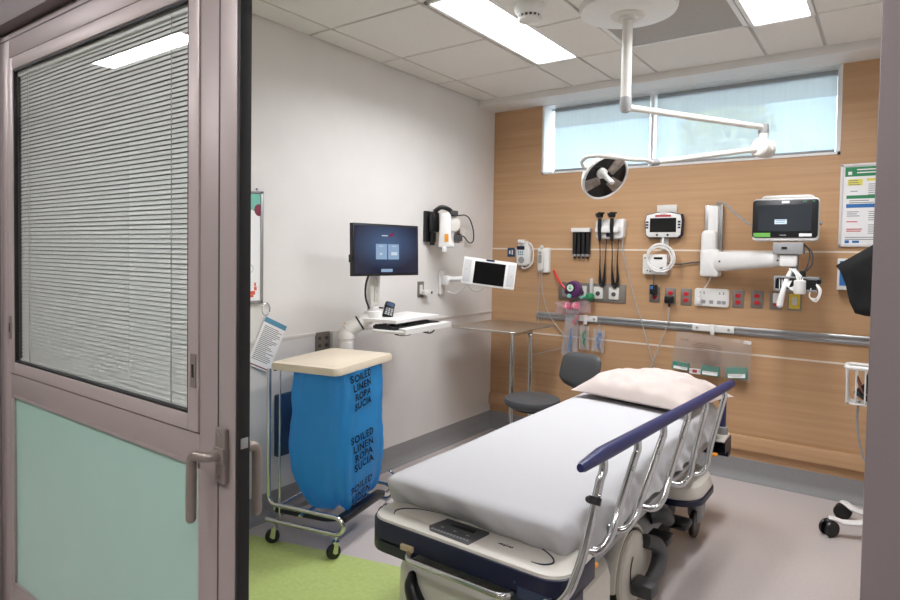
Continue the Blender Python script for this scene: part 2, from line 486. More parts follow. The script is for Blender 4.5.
for i in range(n):
    z = 1.128 + i*(2.03-1.128)/(n-1)
    b.box((0.989, YD+.0165, z), (.985, .0006, .0108), Matrix.Translation((0, 0, 0)) @ Matrix.Translation((.989, YD+.0165, z)) @ Matrix.Rotation(-.36, 4, 'X') @ Matrix.Translation((-.989, -YD-.0165, -z)))
bl = b.build('venetian_blind', slatm, dr)
b = MB(); b.bb(.492, 1.487, YD+.010, YD+.024, 2.034, 2.05, .001); b.bb(.495, 1.484, YD+.012, YD+.021, 1.116, 1.125)
b.build('blind_rail', slatm, bl)
b = MB()
for x in (.575, 1.40): b.cyl((x, YD+.0095, 1.12), (x, YD+.0095, 2.04), .0012, n=6)
b.build('ladder_cord', silver, bl)
MB().bb(.49, 1.487, YD+.0255, YD+.027, 1.115, 2.053).build('rear_panel', mat('blind_backing', (120, 123, 121), .6), dr)
b = MB(); bar(.447, 1.535, .36, 1.006, YD+.010, YD+.022, 0, b); b.build('frosted_panel', frost, dr)
b = MB(); bar(.447, .462, .36, 1.004, YD+.001, YD+.011, .002, b); bar(1.528, 1.536, .36, 1.004, YD+.001, YD+.011, 0, b); bar(.45, 1.535, .995, 1.006, YD+.001, YD+.011, 0, b); bar(.447, 1.535, .358, .372, YD+.001, YD+.011, .002, b)
b.build('glazing_bead', doorm, dr)
b = MB(); b.bb(LX1, LX1+.010, YD+.001, YD+.030, .02, 2.178, .002); b.build('edge_seal', rubber, dr)
for x, z in ((.458, 1.225), (1.517, 1.215)):
    p_ = MB().bb(x-.011, x+.011, YD-.0065, YD-.003, z-.038, z+.038, .001).build('pull_slot', handm, dr)
    MB().bb(x-.004, x+.004, YD-.0075, YD-.0062, z-.015, z+.015, .0005).build('slot', black, p_)
def lever(sy, name):
    y0 = YD if sy < 0 else YD+.03
    b = MB(); b.bb(1.612, 1.647, min(y0, y0+sy*.012), max(y0, y0+sy*.012), .985, 1.105, .003)
    h = b.build(name, handm, dr)
    MB().bb(1.611, 1.648, min(y0, y0+sy*.0165), max(y0, y0+sy*.0165), 1.03, 1.064, .003).build('spindle_block', handm, h)
    b = MB(); pts = fillet([(1.628, y0+sy*.012, 1.047), (1.624, y0+sy*.038, 1.047), (1.572, y0+sy*.042, 1.045), (1.570, y0+sy*.042, .905)], .02)
    if sy > 0: pts = fillet([(1.628, y0+sy*.012, 1.047), (1.628, y0+sy*.055, 1.047), (1.622, y0+sy*.06, .89)], .02)
    b.tube(pts, .0115, 14); b.ball(pts[-1], .0115); b.build('lever', handm, h)
    b = MB()
    for z in (.998, 1.092): b.cyl((1.629, y0+sy*.011, z), (1.629, y0+sy*.0135, z), .0042, n=12)
    b.build('screw', chrome, h)
lever(-1, 'door_handle'); lever(1, 'door_handle')
MB().bb(LX1+.009, LX1+.0125, YD+.006, YD+.024, 1.065, 1.088, .001).build('latch', alum, dr)

# corridor where the photographer stands
struct(MB().bb(-4.2, 6.2, -6.4, -3.60, 2.75, 2.8).build('ceiling_corridor', ceilm), 'corridor ceiling', 'ceiling')
b = MB(); b.bb(-4.2, 6.2, -6.5, -6.4, 0, 2.8); b.bb(-4.3, -4.2, -6.5, -3.6, 0, 2.8); b.bb(6.2, 6.3, -6.5, -3.6, 0, 2.8)
struct(b.build('wall_opposite', mat('opposite_paint', (168, 164, 158), .6)), 'corridor wall behind the camera', 'wall')

# ================================================================ LIGHTS
def troffer(x0, x1, y0, y1, lab, m=diffuser, z=CZ):
    r = thing('ceiling_light', lab, 'light', ((x0+x1)/2, (y0+y1)/2, z), 'recessed ceiling lights')
    b = MB(); w = .022
    for q in ((x0, x0+w, y0, y1), (x1-w, x1, y0, y1), (x0, x1, y0, y0+w), (x0, x1, y1-w, y1)): b.bb(*q, z-.006, z+.006, .002, seg=1)
    b.build('frame', whitep, r)
    MB().bb(x0+w, x1-w, y0+w, y1-w, z-.002, z+.004).build('diffuser', m, r)
    if m is diffuser:      # area lamp added under the diffuser for the fixture's light, with a cut-off angle
        la = bpy.data.lights.new('fixture_area_light', 'AREA'); la.shape = 'RECTANGLE'; la.size = x1-x0-2*w; la.size_y = y1-y0-2*w
        la.energy = POW*(x1-x0-2*w)*(y1-y0-2*w); la.spread = math.radians(153); la.color = (.955, .965, 1.0)
        lo = bpy.data.objects.new('fixture_area_light', la); COL.objects.link(lo); lo.location = ((x0+x1)/2, (y0+y1)/2, z-.004)
    return r
POW = 43.0
troffer(.845, 1.155, -2.05, -.845, 'long recessed ceiling light nearest the off white side wall')
troffer(2.125, 2.43, -2.05, -.81, 'long recessed ceiling light nearest the wood window wall corner')
troffer(.845, 1.155, -3.27, -2.68, 'short recessed ceiling light near the sliding door')
troffer(2.125, 2.43, -3.27, -2.68, 'short recessed ceiling light just inside the doorway')
for k, x in enumerate((-1.70, .6, 2.9)):
    t_ = troffer(x, x+1.12, -5.05, -4.87, 'slim corridor ceiling light mirrored in the door glass' if k == 0 else 'slim ceiling light in the corridor outside the room', corrdif, 2.748)
    t_['group'] = 'corridor ceiling lights'
r = thing('ceiling_grille', 'brownish perforated metal grille set in the ceiling', 'grille', (1.785, -1.145, CZ))
b = MB(); b.bb(1.462, 2.108, -1.44, -.85, CZ-.003, CZ+.006)
b.build('plate', perf, r)
b = MB()
for q in ((1.45, 1.475, -1.45, -.84), (2.095, 2.12, -1.45, -.84), (1.45, 2.12, -1.45, -1.425), (1.45, 2.12, -.865, -.84)): b.bb(*q, CZ-.006, CZ+.006, .002)
b.build('frame', whitep, r)

# ceiling camera / detector
r = thing('smoke_detector', 'white round detector with dark lower ring on the ceiling', 'detector', (1.275, -1.735, CZ))
M = Matrix.Translation((1.275, -1.735, CZ+.004))
MB().lathe([(.078, 0), (.078, -.03), (.072, -.042), (.058, -.06)], M).build('base', whitep, r)
MB().lathe([(.056, -.058), (.056, -.074)], M).build('vent_ring', black, r)
b = MB()
for i in range(16):
    a = 2*PI*i/16; b.box((.055*math.cos(a), .055*math.sin(a), -.067), (.006, .012, .02), M @ Matrix.Translation((0, 0, 0)))
b.build('vent_fin', whitep, r)
MB().lathe([(.059, -.073), (.055, -.084), (.03, -.092), (.004, -.094)], M).build('cap', whitep, r)

# examination light
lx, ly = 1.676, -1.455
r = thing('examination_light', 'white ceiling mounted examination lamp on a jointed arm', 'lamp', (lx, ly, CZ))
M = Matrix.Translation((lx, ly, CZ-.004))
cn = MB().lathe([(.24, 0), (.24, -.012), (.232, -.028), (.15, -.042), (.11, -.045)], M, 48).build('ceiling_canopy', whitep, r)
MB().lathe([(.085, -.044), (.08, -.052), (.05, -.056), (.046, -.07)], M).build('collar', offw, cn)
b = MB(); b.cyl((lx, ly, CZ-.05), (lx, ly, 2.24), .0255); b.build('down_pole', offw, r)
MB().lathe([(.0275, .05), (.0285, .03), (.0285, -.005), (.022, -.022), (.008, -.027)], Matrix.Translation((lx, ly, 2.235))).build('elbow_cap', greyp, r)
J = V((2.165, -.575, 2.237))
a0 = V((lx, ly, 2.237))
b = MB(); b.cyl(a0, J, .0165); b.build('upper_arm', offw, r)
b = MB(); b.lathe([(.0255, 0), (.0255, -.085)], Matrix.Translation(J + V((0, 0, .015)))); b.build('drop_joint', offw, r)
MB().lathe([(.018, .022), (.027, .016), (.0285, -.03), (.027, -.034)], Matrix.Translation(J)).build('elbow_cap', greyp, r)
C2 = V((2.165, -.575, 2.118))
hd = V((.62, -.78, 0)).normalized()
hb = MB(); Mh = face(C2 - hd*0, (hd.y*-.9+.25, -.9, 0.05))
Mh = face(C2, (-.45, -.9, .05))
hb.lathe([(.045, -.05), (.053, -.044), (.053, -.012), (.049, -.008), (.049, -.004), (.055, 0), (.055, .04), (.045, .05)], Mh, 36)
hb.build('pivot_hub', offw, r)
K = V((1.712, -1.10, 2.004))
b = MB(); b.cyl(C2 + (K-C2).normalized()*.03, K, .0155); b.build('lower_arm', offw, r)
ku = (K-C2).normalized()
b = MB(); b.cyl(K - ku*.025, K + ku*.02, .0205); b.build('clamp', greyp, r)
hc = V((1.515, -1.31, 1.915)); 
# yoke: a bent tube passing in front of the head
q0 = K + ku*.01
b = MB(); b.tube([q0] + [hc + V((.81, .586, 0))*(a_*.00545) + V((0, 0, -b_*.00545)) + V((.585, -.81, 0))*c_ for a_, b_, c_ in ((34, -13.5, .12), (18, -13, .15), (-8, -15.5, .15), (-21, -16, .11), (-25, -12.5, .07), (-22, -9, .03))], .0105, 12, 8)
b.build('yoke', offw, r)
hn = V((.28, -.42, -.86)).normalized()
Mh = face(hc, (.72, -.40, -.56))
Sx = Mh @ Matrix.Diagonal((1.0, .96, 1, 1))
hdm = MB().lathe([(.02, -.075), (.075, -.062), (.12, -.035), (.138, -.005), (.140, .012), (.133, .018), (.126, .012)], Sx, 48, True, False).build('lamp_head', whitep, r)
MB().lathe([(.127, .008), (.125, .0085), (.02, .0085)], Sx, 48).build('lens', blacks, hdm)
for k in range(3):
    a = (1.15, 3.7, -.45)[k]
    Mk = Sx @ Matrix.Rotation(a, 4, 'Z')
    MB().prism([(.035, -.026), (.12, -.036), (.124, 0), (.12, .036), (.035, .026)], .008, .016, Mk, .004).build('led_cluster', lamp_in, hdm)
b = MB(); b.lathe([(.03, .016), (.03, .03), (.017, .036), (.0145, .06), (.013, .125), (.008, .13)], Sx @ Matrix.Translation((-.045, .03, 0)), 24); b.build('handle', whitep, r)

# ================================================================ LEFT WALL
# poster in its frame
M = left(-2.625, 1.505)
r = thing('poster', 'framed white poster with teal and maroon shapes on the side wall by the door', 'poster', (0, -2.625, 1.2))
MB().prism(rrect(.50, .61, .004), .0, .012, M).build('backing', paper, r)
b = MB()
for q in ((-.25, -.232, -.305, .305), (.232, .25, -.305, .305), (-.25, .25, -.305, -.287), (-.25, .25, .287, .305)): b.bb(*q, .0, .017, .003, M)
fr_ = b.build('frame', alum, r)
for x in (-.22, .21): MB().cyl(M @ V((x, .303, .01)), M @ V((x, .316, .01)), .006, n=12).build('hanger', greyp, fr_)
b = MB(); b.prism([(-.232, .287), (-.232, .2), (.0, .2), (.1, .19), (.2, .195), (.232, .205), (.232, .287)], .012, .0126, M); b.build('teal_print', tealm, r)
MB().prism([(.222+.03*math.cos(t*PI/10), .20+.032*math.sin(t*PI/10)) for t in range(20) if .222+.03*math.cos(t*PI/10) < .233], .012, .0132, M).build('maroon_print', maroon, r)
MB().prism([(.16+.05*math.cos(t*PI/10), .17+.03*math.sin(t*PI/10)) for t in range(20)], .012, .0129, M).build('pale_print', paper, r)
b = MB()
for yy, n in ((.06, 2), (-.02, 2), (-.2, 3)): lines(b, M, -.2, .16, yy, n, .014, .005, .1, .0126)
b.torus((.165, -.115, .0126), .022, .001, M); b.build('print_lines', greyink, r)
b = MB()
for x, y, w, h in ((.16, -.262, .06, .012), (.185, -.245, .03, .02), (.202, -.222, .016, .02), (.2, -.2, .01, .02)): b.box((x, y, .0126), (w, h, .0008), M)
b.build('red_figure', mat('red_print', (214, 92, 66), .6), r)
# laminated card on a ring
r = thing('instruction_card', 'laminated sheet with blue header hanging tilted from a ring under the poster', 'card', (.01, -2.36, 1.1))
b = MB(); b.torus((0, 0, 0), .034, .0022, face((.012, -2.352, 1.166), (1, .25, 0))); b.build('ring', chrome, r)
M = face((.014, -2.345, .972), (1, -.08, .02), (0, 0, 1), -.46)
MB().prism(rrect(.15, .275, .006), 0, .0012, M).build('sheet', paper, r)
b = MB(); b.box((0, .122, .0014), (.15, .028, .0006), M); b.build('header_band', steelbl, r)
b = MB(); lines(b, M, -.06, .065, .09, 20, .0098, .0035, .45, .0015); b.build('print_lines', greyink, r)
b = MB(); b.box((0, -.127, .0014), (.15, .006, .0006), M); b.build('red_rule', maroon, r)

# steel outlet box behind the hamper
def outlet_plate(b, M, w=.07, h=.115): b.prism(rrect(w, h, .004), 0, .006, M, .002)
M = left(-1.935, .945)
r = thing('wall_outlet', 'wide steel outlet plate behind the cream hamper lid', 'outlet', (0, -1.935, .89))
b = MB(); b.prism(rrect(.11, .115, .004), .0, .012, M, .002); b.build('plate', brushed, r)
for x in (-.028, .028):
    for y in (-.025, .02): MB().cyl(M @ V((x, y, .008)), M @ V((x, y, .017)), .011, n=16).build('socket', dgrey, r)
# dark blue board
M = left(-2.10, .505)
r = tag(MB().prism(rrect(.37, .35, .01), 0, .03, M, .004).build('wall_board', bluebd), 'dark blue flat board on the side wall behind the blue laundry bag', 'board')

# ---- computer workstation on swing arm
r = thing('computer_workstation', 'wall mounted computer arm carrying a monitor and white keyboard tray', 'workstation', (0, -1.9, .85))
MB().bb(0.0, .035, -1.875, -1.79, .70, 1.0, .006).build('wall_plate', offw, r)
b = MB(); b.tube([(.03, -1.835, .84), (.10, -1.87, .84), (.17, -1.9, .84)], .03, 16); b.cyl((.175, -1.9, .81), (.175, -1.9, .87), .036); b.build('bracket', whitep, r)
b = MB(); b.lathe([(.04, .86), (.045, .88), (.045, .955), (.04, .96), (.04, .97), (.048, .975), (.048, 1.0), (.04, 1.03), (.02, 1.05)], Matrix.Translation((.175, -1.9, 0))); b.build('pivot_post', whitep, r)
A, B = V((.175, -1.895, 1.02)), V((.265, -1.79, 1.105))
b = MB(); d = (B-A)
for t, w in ((0, .0),): pass
b.tube([A - d*.12, A, A + d*.5, B, B + d*.1], [.03, .047, .046, .04, .022], 18); arm = b.build('swing_arm', whitep, r)
MB().tube([A + d*.5, A + d*.56], .0475, 18).build('band', black, arm)
b = MB(); b.prism(rrect(.05, .06, .01), 0, .004, face(A + V((.0, .01, .047)), (-.2, -.2, 1))); b.build('warning_label', orange, arm)
b = MB(); b.lathe([(.05, 1.09), (.055, 1.10), (.055, 1.135), (.035, 1.14), (.035, 1.16), (.03, 1.165)], Matrix.Translation((.27, -1.775, 0))); b.build('column_base', whitep, r)
b = MB(); b.bb(.252, .288, -1.815, -1.735, 1.16, 1.40, .008); col_ = b.build('column', whitep, r)
b = MB(); b.bb(.286, .296, -1.79, -1.76, 1.19, 1.33, .004); b.build('cover_strip', offw, col_)
b = MB(); b.tube([(.30, -1.84, 1.37), (.29, -1.86, 1.30), (.285, -1.855, 1.22), (.28, -1.82, 1.155)], .006, 8, 8); b.build('cable', black, r)
# monitor
ml, mr_ = V((.332, -2.035, 0)), V((.42, -1.515, 0))
mc = (ml+mr_)/2; mx_ = (mr_-ml).normalized(); nrm_ = V((mx_.y, -mx_.x, 0))
Mm = face((mc.x, mc.y, 1.502), (nrm_.x, nrm_.y, .03))
w_, h_ = .49, .302
mo = MB().prism(rrect(w_, h_, .005), -.028, .0, Mm, .002).build('monitor', black, r)
MB().bb(-.235, .235, -.137, .139, -.0005, .0012, 0, Mm).build('screen', None or mat('screen_placeholder', (0, 0, 0)), mo)
b = MB(); b.box((-.248, -.05, -.015), (.018, .045, .022), Mm, .003); b.build('side_button', black, mo)
b = MB(); b.box((0, -.02, -.045), (.12, .12, .04), Mm, .006); b.build('mount_block', whitep, mo)
# trays
T = [V((.485, -1.81, 0)), V((.44, -1.34, 0)), V((.16, -1.33, 0)), V((.235, -1.86, 0))]
b = MB(); b.prism([(p.x, p.y) for p in T], 1.078, 1.096); tray = b.build('work_surface', whitep, r)
T2 = [V((.575, -1.85, 0)), V((.525, -1.36, 0)), V((.28, -1.36, 0)), V((.36, -1.87, 0))]
b = MB(); b.prism([(p.x, p.y) for p in T2], 1.028, 1.036)
b.tube(fillet([(.36, -1.87, 1.036), (.578, -1.85, 1.036), (.528, -1.355, 1.036), (.28, -1.35, 1.036)], .03), .009, 8)
kt = b.build('keyboard_tray', whitep, r)
b = MB(); b.rings([[V(p) for p in q] for q in ([(.590, -1.85, 1.026), (.540, -1.345, 1.026), (.540, -1.345, 1.056), (.590, -1.85, 1.056)], [(.535, -1.845, 1.022), (.485, -1.35, 1.022), (.485, -1.35, 1.058), (.535, -1.845, 1.058)])]); b.build('wrist_rest', whitep, kt)
Mk = Matrix.Translation((.405, -1.61, 1.036)) @ Matrix.Rotation(-.1, 4, 'Z')
b = MB(); b.bb(-.075, .085, -.215, .215, 0, .022, .004, Mk)
kb = b.build('keyboard', black, r)
b = MB()
for i in range(5):
    for j in range(15): b.box((-.055+i*.028, -.196+j*.028, .024), (.022, .022, .006), Mk)
b.build('key', black, kb)
b = MB()
for x, y in ((.27, -1.82), (.26, -1.40), (.40, -1.78), (.39, -1.40)): b.cyl((x, y, 1.03), (x, y, 1.08), .010, n=10)
b.build('slide_bracket', whitep, r)
b = MB(); b.lathe([(.03, 1.0), (.05, 1.005), (.05, 1.03)], Matrix.Translation((.46, -1.72, 0))); b.build('tray_knob', black, r)
b = MB(); b.tube([(.42, -1.50, 1.03), (.43, -1.47, .995), (.44, -1.43, .985), (.44, -1.39, 1.0), (.43, -1.36, 1.03)], .005, 8, 6)
b.tube([(.40, -1.53, 1.03), (.42, -1.49, 1.0), (.43, -1.45, .99), (.42, -1.41, 1.02)], .004, 8, 6); b.build('cable', dgrey, r)
# hand scanner / phone on the work surface
Mp = face((.30, -1.665, 1.14), (.75, -.45, .62), (0, 0, 1), -.35)
r2_ = thing('desk_phone', 'small black handset with keypad propped on the white work surface', 'phone', (.30, -1.665, 1.096))
b = MB(); b.prism(rrect(.062, .10, .012), -.02, .012, Mp, .005); b.build('body', black, r2_)
b = MB()
for i in range(4):
    for j in range(3): b.box((-.017+j*.017, -.004-i*.013, .013), (.011, .008, .003), Mp)
b.build('keypad', greyp, r2_)
b = MB(); b.box((0, .03, .0125), (.044, .024, .002), Mp); b.build('display', mat('lcd_blue', (84, 110, 150), .3), r2_)
b = MB(); b.tube([(.285, -1.70, 1.15), (.26, -1.735, 1.15), (.26, -1.73, 1.12), (.275, -1.70, 1.10)], .005, 8, 6); b.build('cord', black, r2_)
b = MB(); b.prism(rrect(.05, .04, .006), 1.0955, 1.108, Matrix.Translation((.295, -1.665, 0))); b.build('cradle', black, r2_)

# steel outlet with plug
def left_outlet(y, z, lab, plug=None, m=brushed, w=.07):
    M = left(y, z); r = thing('wall_outlet', lab, 'outlet', (0, y, z-.06), 'outlets on the side wall')
    b = MB(); outlet_plate(b, M, w); b.build('plate', m, r)
    b = MB(); b.prism(rrect(.034, .068, .006), .005, .0085, M); b.build('socket', offw if plug else dgrey, r)
    return r, M
r, M = left_outlet(-.985, 1.222, 'steel wall outlet with a white plug between monitor and swivel screen', 1)
b = MB(); b.box((.035, -.022, .03), (.075, .04, .042), M, .008); pl = b.build('plug', whitep, r)
b = MB(); b.cyl(M @ V((.06, -.022, .04)), M @ V((.078, -.024, .046)), .011, n=12); b.build('plug_tip', dgrey, pl)
r, M = left_outlet(-.535, 1.63, 'steel wall outlet with a black plug near the corner', 0, brushed, .075)
b = MB(); b.box((.0, .0, .02), (.03, .03, .03), M, .006); b.tube([M @ V((0, 0, .03)), M @ V((.05, -.01, .035)), M @ V((.13, -.055, .03)), M @ V((.19, -.035, .03)), M @ V((.17, .05, .04)), M @ V((.09, .13, .06)), M @ V((.0, .155, .08)), M @ V((-.1, .15, .11)), M @ V((-.25, .13, .13))], .005, 8, 8); b.build('power_cord', black, r)
r, M = left_outlet(-.42, 1.60, 'small white data plate on the side wall near the corner', 1, offw, .05)

# wall device (tubing warmer on black clamp)
r = thing('blood_pressure_unit', 'white medical unit on black clamp bracket high on the side wall', 'medical device', (0, -.87, 1.54))
b = MB(); b.bb(0, .03, -.965, -.84, 1.57, 1.795, .006); b.bb(.03, .075, -.945, -.86, 1.64, 1.79, .012); b.bb(.03, .06, -.93, -.89, 1.545, 1.66, .008); b.build('clamp_bracket', black, r)
b = MB(); b.tube([(.05, -.90, 1.79), (.09, -.86, 1.825), (.13, -.80, 1.80), (.14, -.78, 1.74)], .017, 10, 6); b.build('strap', black, r)
Md = face((.12, -.865, 1.66), (.55, -.83, 0))
b = MB(); b.prism([(-.04, -.13), (.075, -.13), (.075, -.10), (.055, -.08), (.05, .10), (.035, .125), (-.02, .12), (-.03, .05)], -.05, .05, Md, .012); bd = b.build('body', whitep, r)
b = MB(); b.box((.02, -.06, .052), (.028, .055, .004), Md); b.build('orange_label', orange, bd)
b = MB(); b.lathe([(.02, -.02), (.05, -.016), (.058, 0), (.058, .03), (.05, .04), (.02, .045)], face((.14, -.80, 1.70), (.9, -.4, .05))); b.build('reel', offw, r)
b = MB(); b.bb(.155, .20, -.80, -.74, 1.58, 1.625, .006); b.bb(.17, .2, -.86, -.80, 1.765, 1.80, .006); b.build('latch', dgrey, r)
b = MB(); b.lathe([(.02, 0), (.018, .03), (.01, .035)], Matrix.Translation((.15, -.90, 1.50))); b.build('nozzle', whitep, r)

# swivel patient screen
r = thing('swivel_screen', 'white patient television with dark screen on a swing arm by the corner', 'screen', (0, -.74, 1.2))
MB().bb(0, .02, -.775, -.715, 1.175, 1.36, .004).build('wall_plate', whitep, r)
b = MB(); b.bb(.02, .085, -.765, -.71, 1.245, 1.32, .008); b.build('arm_bracket', whitep, r)
tc_ = V((.345, -.60, 1.345))
b = MB(); b.tube([(.06, -.74, 1.29), (.17, -.70, 1.30), (.30, -.58, 1.32)], .02, 12, 6); b.build('swing_arm', whitep, r)
b = MB(); b.tube([(.06, -.73, 1.20), (.11, -.70, 1.185), (.16, -.68, 1.215), (.19, -.66, 1.25), (.22, -.63, 1.21), (.27, -.6, 1.21), (.32, -.58, 1.27)], .004, 8, 8); b.build('cable', whitep, r)
Mt = face(tc_, (.56, -.83, .1), (0, 0, 1), -.115)
tv = MB().prism(rrect(.40, .205, .012), -.03, .0, Mt, .006).build('housing', whitep, r)
MB().bb(-.112, .118, -.088, .078, -.001, .002, 0, Mt).build('screen', blacks, tv)
for sx in (-1, 1): MB().box((sx*.163, 0, .0012), (.052, .165, .002), Mt, .0008).build('speaker_grille', mat('speaker_cloth', (205, 205, 206), .7, var=.12, scale=400), tv)
b = MB(); b.box((0, .094, .0012), (.062, .013, .002), Mt); b.build('badge', navy, tv)
b = MB()
for sx in (-1, 1): b.box((sx*.17, .01 if sx < 0 else -.005, .0028), (.014, .004, .001), Mt)
b.build('speaker_mark', greyp, tv)

# ================================================================ HAMPER
HX, HY, HR = .409, -2.216, math.radians(12)
r = thing('linen_hamper', 'chrome wheeled laundry hamper with flat cream lid and blue soiled linen bag', 'hamper', (HX, HY, 0), None, HR)
Hm = Matrix.Translation((HX, HY, 0)) @ Matrix.Rotation(HR, 4, 'Z')
def H(x, y, z): return Hm @ V((x, y, z))
b = MB()
o1 = rrect(.41, .55, .035, 6); o0 = rrect(.395, .535, .03, 6); o2 = rrect(.34, .475, .02, 6); o3 = rrect(.325, .46, .018, 6)
def lidring(o, z): return [H(x, y, z) for x, y in o]
b.rings([lidring(o0, .892), lidring(o1, .893), lidring(o1, .918), lidring(rrect(.40, .54, .03, 6), .928), lidring(o2, .930), lidring(o3, .935)])
b.build('lid', lidm, r)
tr_ = .0115
b = MB()
b.tube(fillet([H(-.222, -.252, .89), H(-.222, -.252, .20), H(.20, -.245, .20), H(.235, -.245, .16), H(.20, -.245, .115), H(-.235, -.252, .115)], .05), tr_, 12)
b.tube(fillet([H(-.195, .245, .89), H(-.195, .245, .20), H(.20, .245, .20), H(.235, .245, .16), H(.20, .245, .115), H(-.215, .245, .115)], .05), tr_, 12)
b.tube(fillet([H(-.205, -.23, .885), H(-.205, .23, .885)], .02), tr_*.8, 10)
b.tube([H(-.19, -.245, .175), H(-.19, .245, .175)], tr_*.8, 10)
b.tube([H(-.03, -.245, .165), H(-.03, .245, .165)], tr_*.8, 10)
b.build('frame', chrome, r)
b = MB(); b.tube(fillet([H(-.165, -.236, .885), H(-.165, -.236, .125)], .03), .005, 8); b.build('lid_rod', chrome, r)
b = MB(); b.tube(fillet([H(-.20, -.22, .155), H(.10, -.20, .155), H(.16, -.17, .16)], .04), .011, 10)
b.bb(.15, .205, -.19, .20, .15, .182, .008, Hm); b.build('foot_pedal', black, r)
b = MB(); b.tube(fillet([H(.21, .20, .17), H(.24, .235, .20), H(.235, .25, .26), H(.20, .25, .275)], .03), .008, 10); b.build('pedal_link', chrome, r)
def caster(par, M, rad=.036, wd=.024, post=.05, hub=True):
    c = MB().lathe([(wd/2*.5, rad*2+post), (wd/2*.5, rad*2+.012), (.018, rad*2+.012), (.018, rad*2+.004)], M, 16).build('caster', chrome, par)
    b = MB()
    for s in (-1, 1): b.prism([(-.004, rad*2+.008), (-.026, rad*2+.006), (-.022-.012, rad*1.0), (-.02, rad*.72), (-.008, rad*.8)], s*(wd/2+.003)-.0015, s*(wd/2+.003)+.0015, M @ Matrix(((1, 0, 0, .012), (0, 0, 1, 0), (0, 1, 0, 0), (0, 0, 0, 1))))
    b.build('fork', chrome, c)
    Mw = M @ Matrix.Translation((-.012, 0, rad)) @ Matrix.Rotation(PI/2, 4, 'X')
    MB().lathe([(rad*.4, -wd/2), (rad*.9, -wd/2), (rad, -wd*.25), (rad, wd*.25), (rad*.9, wd/2), (rad*.4, wd/2)], Mw, 28).build('wheel', black, c)
    MB().lathe([(.004, -wd/2-.002), (rad*.42, -wd/2-.001), (rad*.42, wd/2+.001), (.004, wd/2+.002)], Mw, 16).build('hub', black, c)
for x, y, a in ((-.185, -.245, .5), (.185, -.245, 1.0), (-.185, .245, 2.2), (.185, .245, .2)):
    caster(r, Hm @ Matrix.Translation((x, y, 0)) @ Matrix.Rotation(a, 4, 'Z'), .036, .026, .045)
# bag
def bagpt(t, s, off=0.0):
    """t: perimeter angle, s: 0 bottom .. 1 top"""
    z = .185 + s*.71
    k = math.sin(min(1, s/.28)*PI/2)**.55           # closes towards the bottom
    hx = (.166 + .012*math.sin(s*PI)) * (.66 + .34*k); hy = (.212 + .014*math.sin(s*PI)) * (.66 + .34*k)
    c, sn = math.cos(t), math.sin(t); e = .42
    x = hx*math.copysign(abs(c)**e, c); y = hy*math.copysign(abs(sn)**e, sn)
    fold = .0095*math.sin(13*t + 2.5*math.sin(5*s)) * (.25 + .75*abs(s-.55)*1.6) + .015*noise.noise(V((x*9, y*9, z*5))) + .005*noise.noise(V((x*30+7, y*30, z*14)))
    l = math.hypot(x, y) or 1
    x += (fold+off)*x/l; y += (fold+off)*y/l
    zz = z + .03*noise.noise(V((x*8, y*8, 3.3)))*(1-s)**2 + (1-s)**3*.02*math.sin(5*t)
    return H(x + .035, y - .01 + .02*(1-s)**2, zz)
bagm = bpy.data.materials.new('blue_film'); bagm.use_nodes = True
nt = bagm.node_tree; N = nt.nodes; L = nt.links; pb = N['Principled BSDF']
pb.inputs['Base Color'].default_value = rgb((74, 178, 240)); pb.inputs['Roughness'].default_value = .28; pb.inputs['Specular IOR Level'].default_value = .6
tl = N.new('ShaderNodeBsdfTranslucent'); tl.inputs[0].default_value = rgb((96, 196, 255))
tp = N.new('ShaderNodeBsdfTransparent'); tp.inputs[0].default_value = rgb((120, 190, 240))
mxx = N.new('ShaderNodeMixShader'); mxx.inputs[0].default_value = .45
mx3 = N.new('ShaderNodeMixShader'); mx3.inputs[0].default_value = .22
nz = N.new('ShaderNodeTexNoise'); nz.inputs['Scale'].default_value = 14; nz.inputs['Detail'].default_value = 4; nz.inputs['Distortion'].default_value = 1.2
tcx = N.new('ShaderNodeTexCoord'); mpx = N.new('ShaderNodeMapping'); mpx.inputs['Scale'].default_value = (1, 1, .45)
bpx = N.new('ShaderNodeBump'); bpx.inputs['Strength'].default_value = .55; bpx.inputs['Distance'].default_value = .012
L.new(tcx.outputs['Object'], mpx.inputs[0]); L.new(mpx.outputs[0], nz.inputs['Vector']); L.new(nz.outputs['Fac'], bpx.inputs['Height']); L.new(bpx.outputs[0], pb.inputs['Normal'])
om = N['Material Output']
L.new(pb.outputs[0], mxx.inputs[1]); L.new(tl.outputs[0], mxx.inputs[2]); L.new(mxx.outputs[0], mx3.inputs[1]); L.new(tp.outputs[0], mx3.inputs[2]); L.new(mx3.outputs[0], om.inputs[0])
b = MB()
nb = 96; ns = 44
b.rings([[bagpt(2*PI*i/nb, j/ns) for i in range(nb)] for j in range(ns+1)], True, True, False)
bag = b.build('laundry_bag', bagm, r, sharp=80)
def bagmap(cs, cz, tilt=0):
    def fm(co):
        u = co.x*math.cos(tilt) - co.y*math.sin(tilt); v = co.x*math.sin(tilt) + co.y*math.cos(tilt)
        s = (cz + v - .185)/.71
        yy = max(-.99, min(.99, (cs + u)/.224))       # +x face, y along it
        t = math.asin(math.copysign(abs(yy)**(1/.42), yy))
        return bagpt(t, max(.02, min(1, s)), .006)
    return fm
ink = mat('bag_print', (16, 30, 52), .6)
for cz, body in ((.79, 'SOILED\nLINEN\nROPA\nSUCIA'), (.485, 'SOILED\nLINEN\nROPA\nSUCIA'), (.262, 'SOILED\nLINEN\nROPA')):
    text(body, .050, ID, ink, bag, fmap=bagmap(-.05, cz, .10), bold=.0014, spacing=1.15, line=.95)

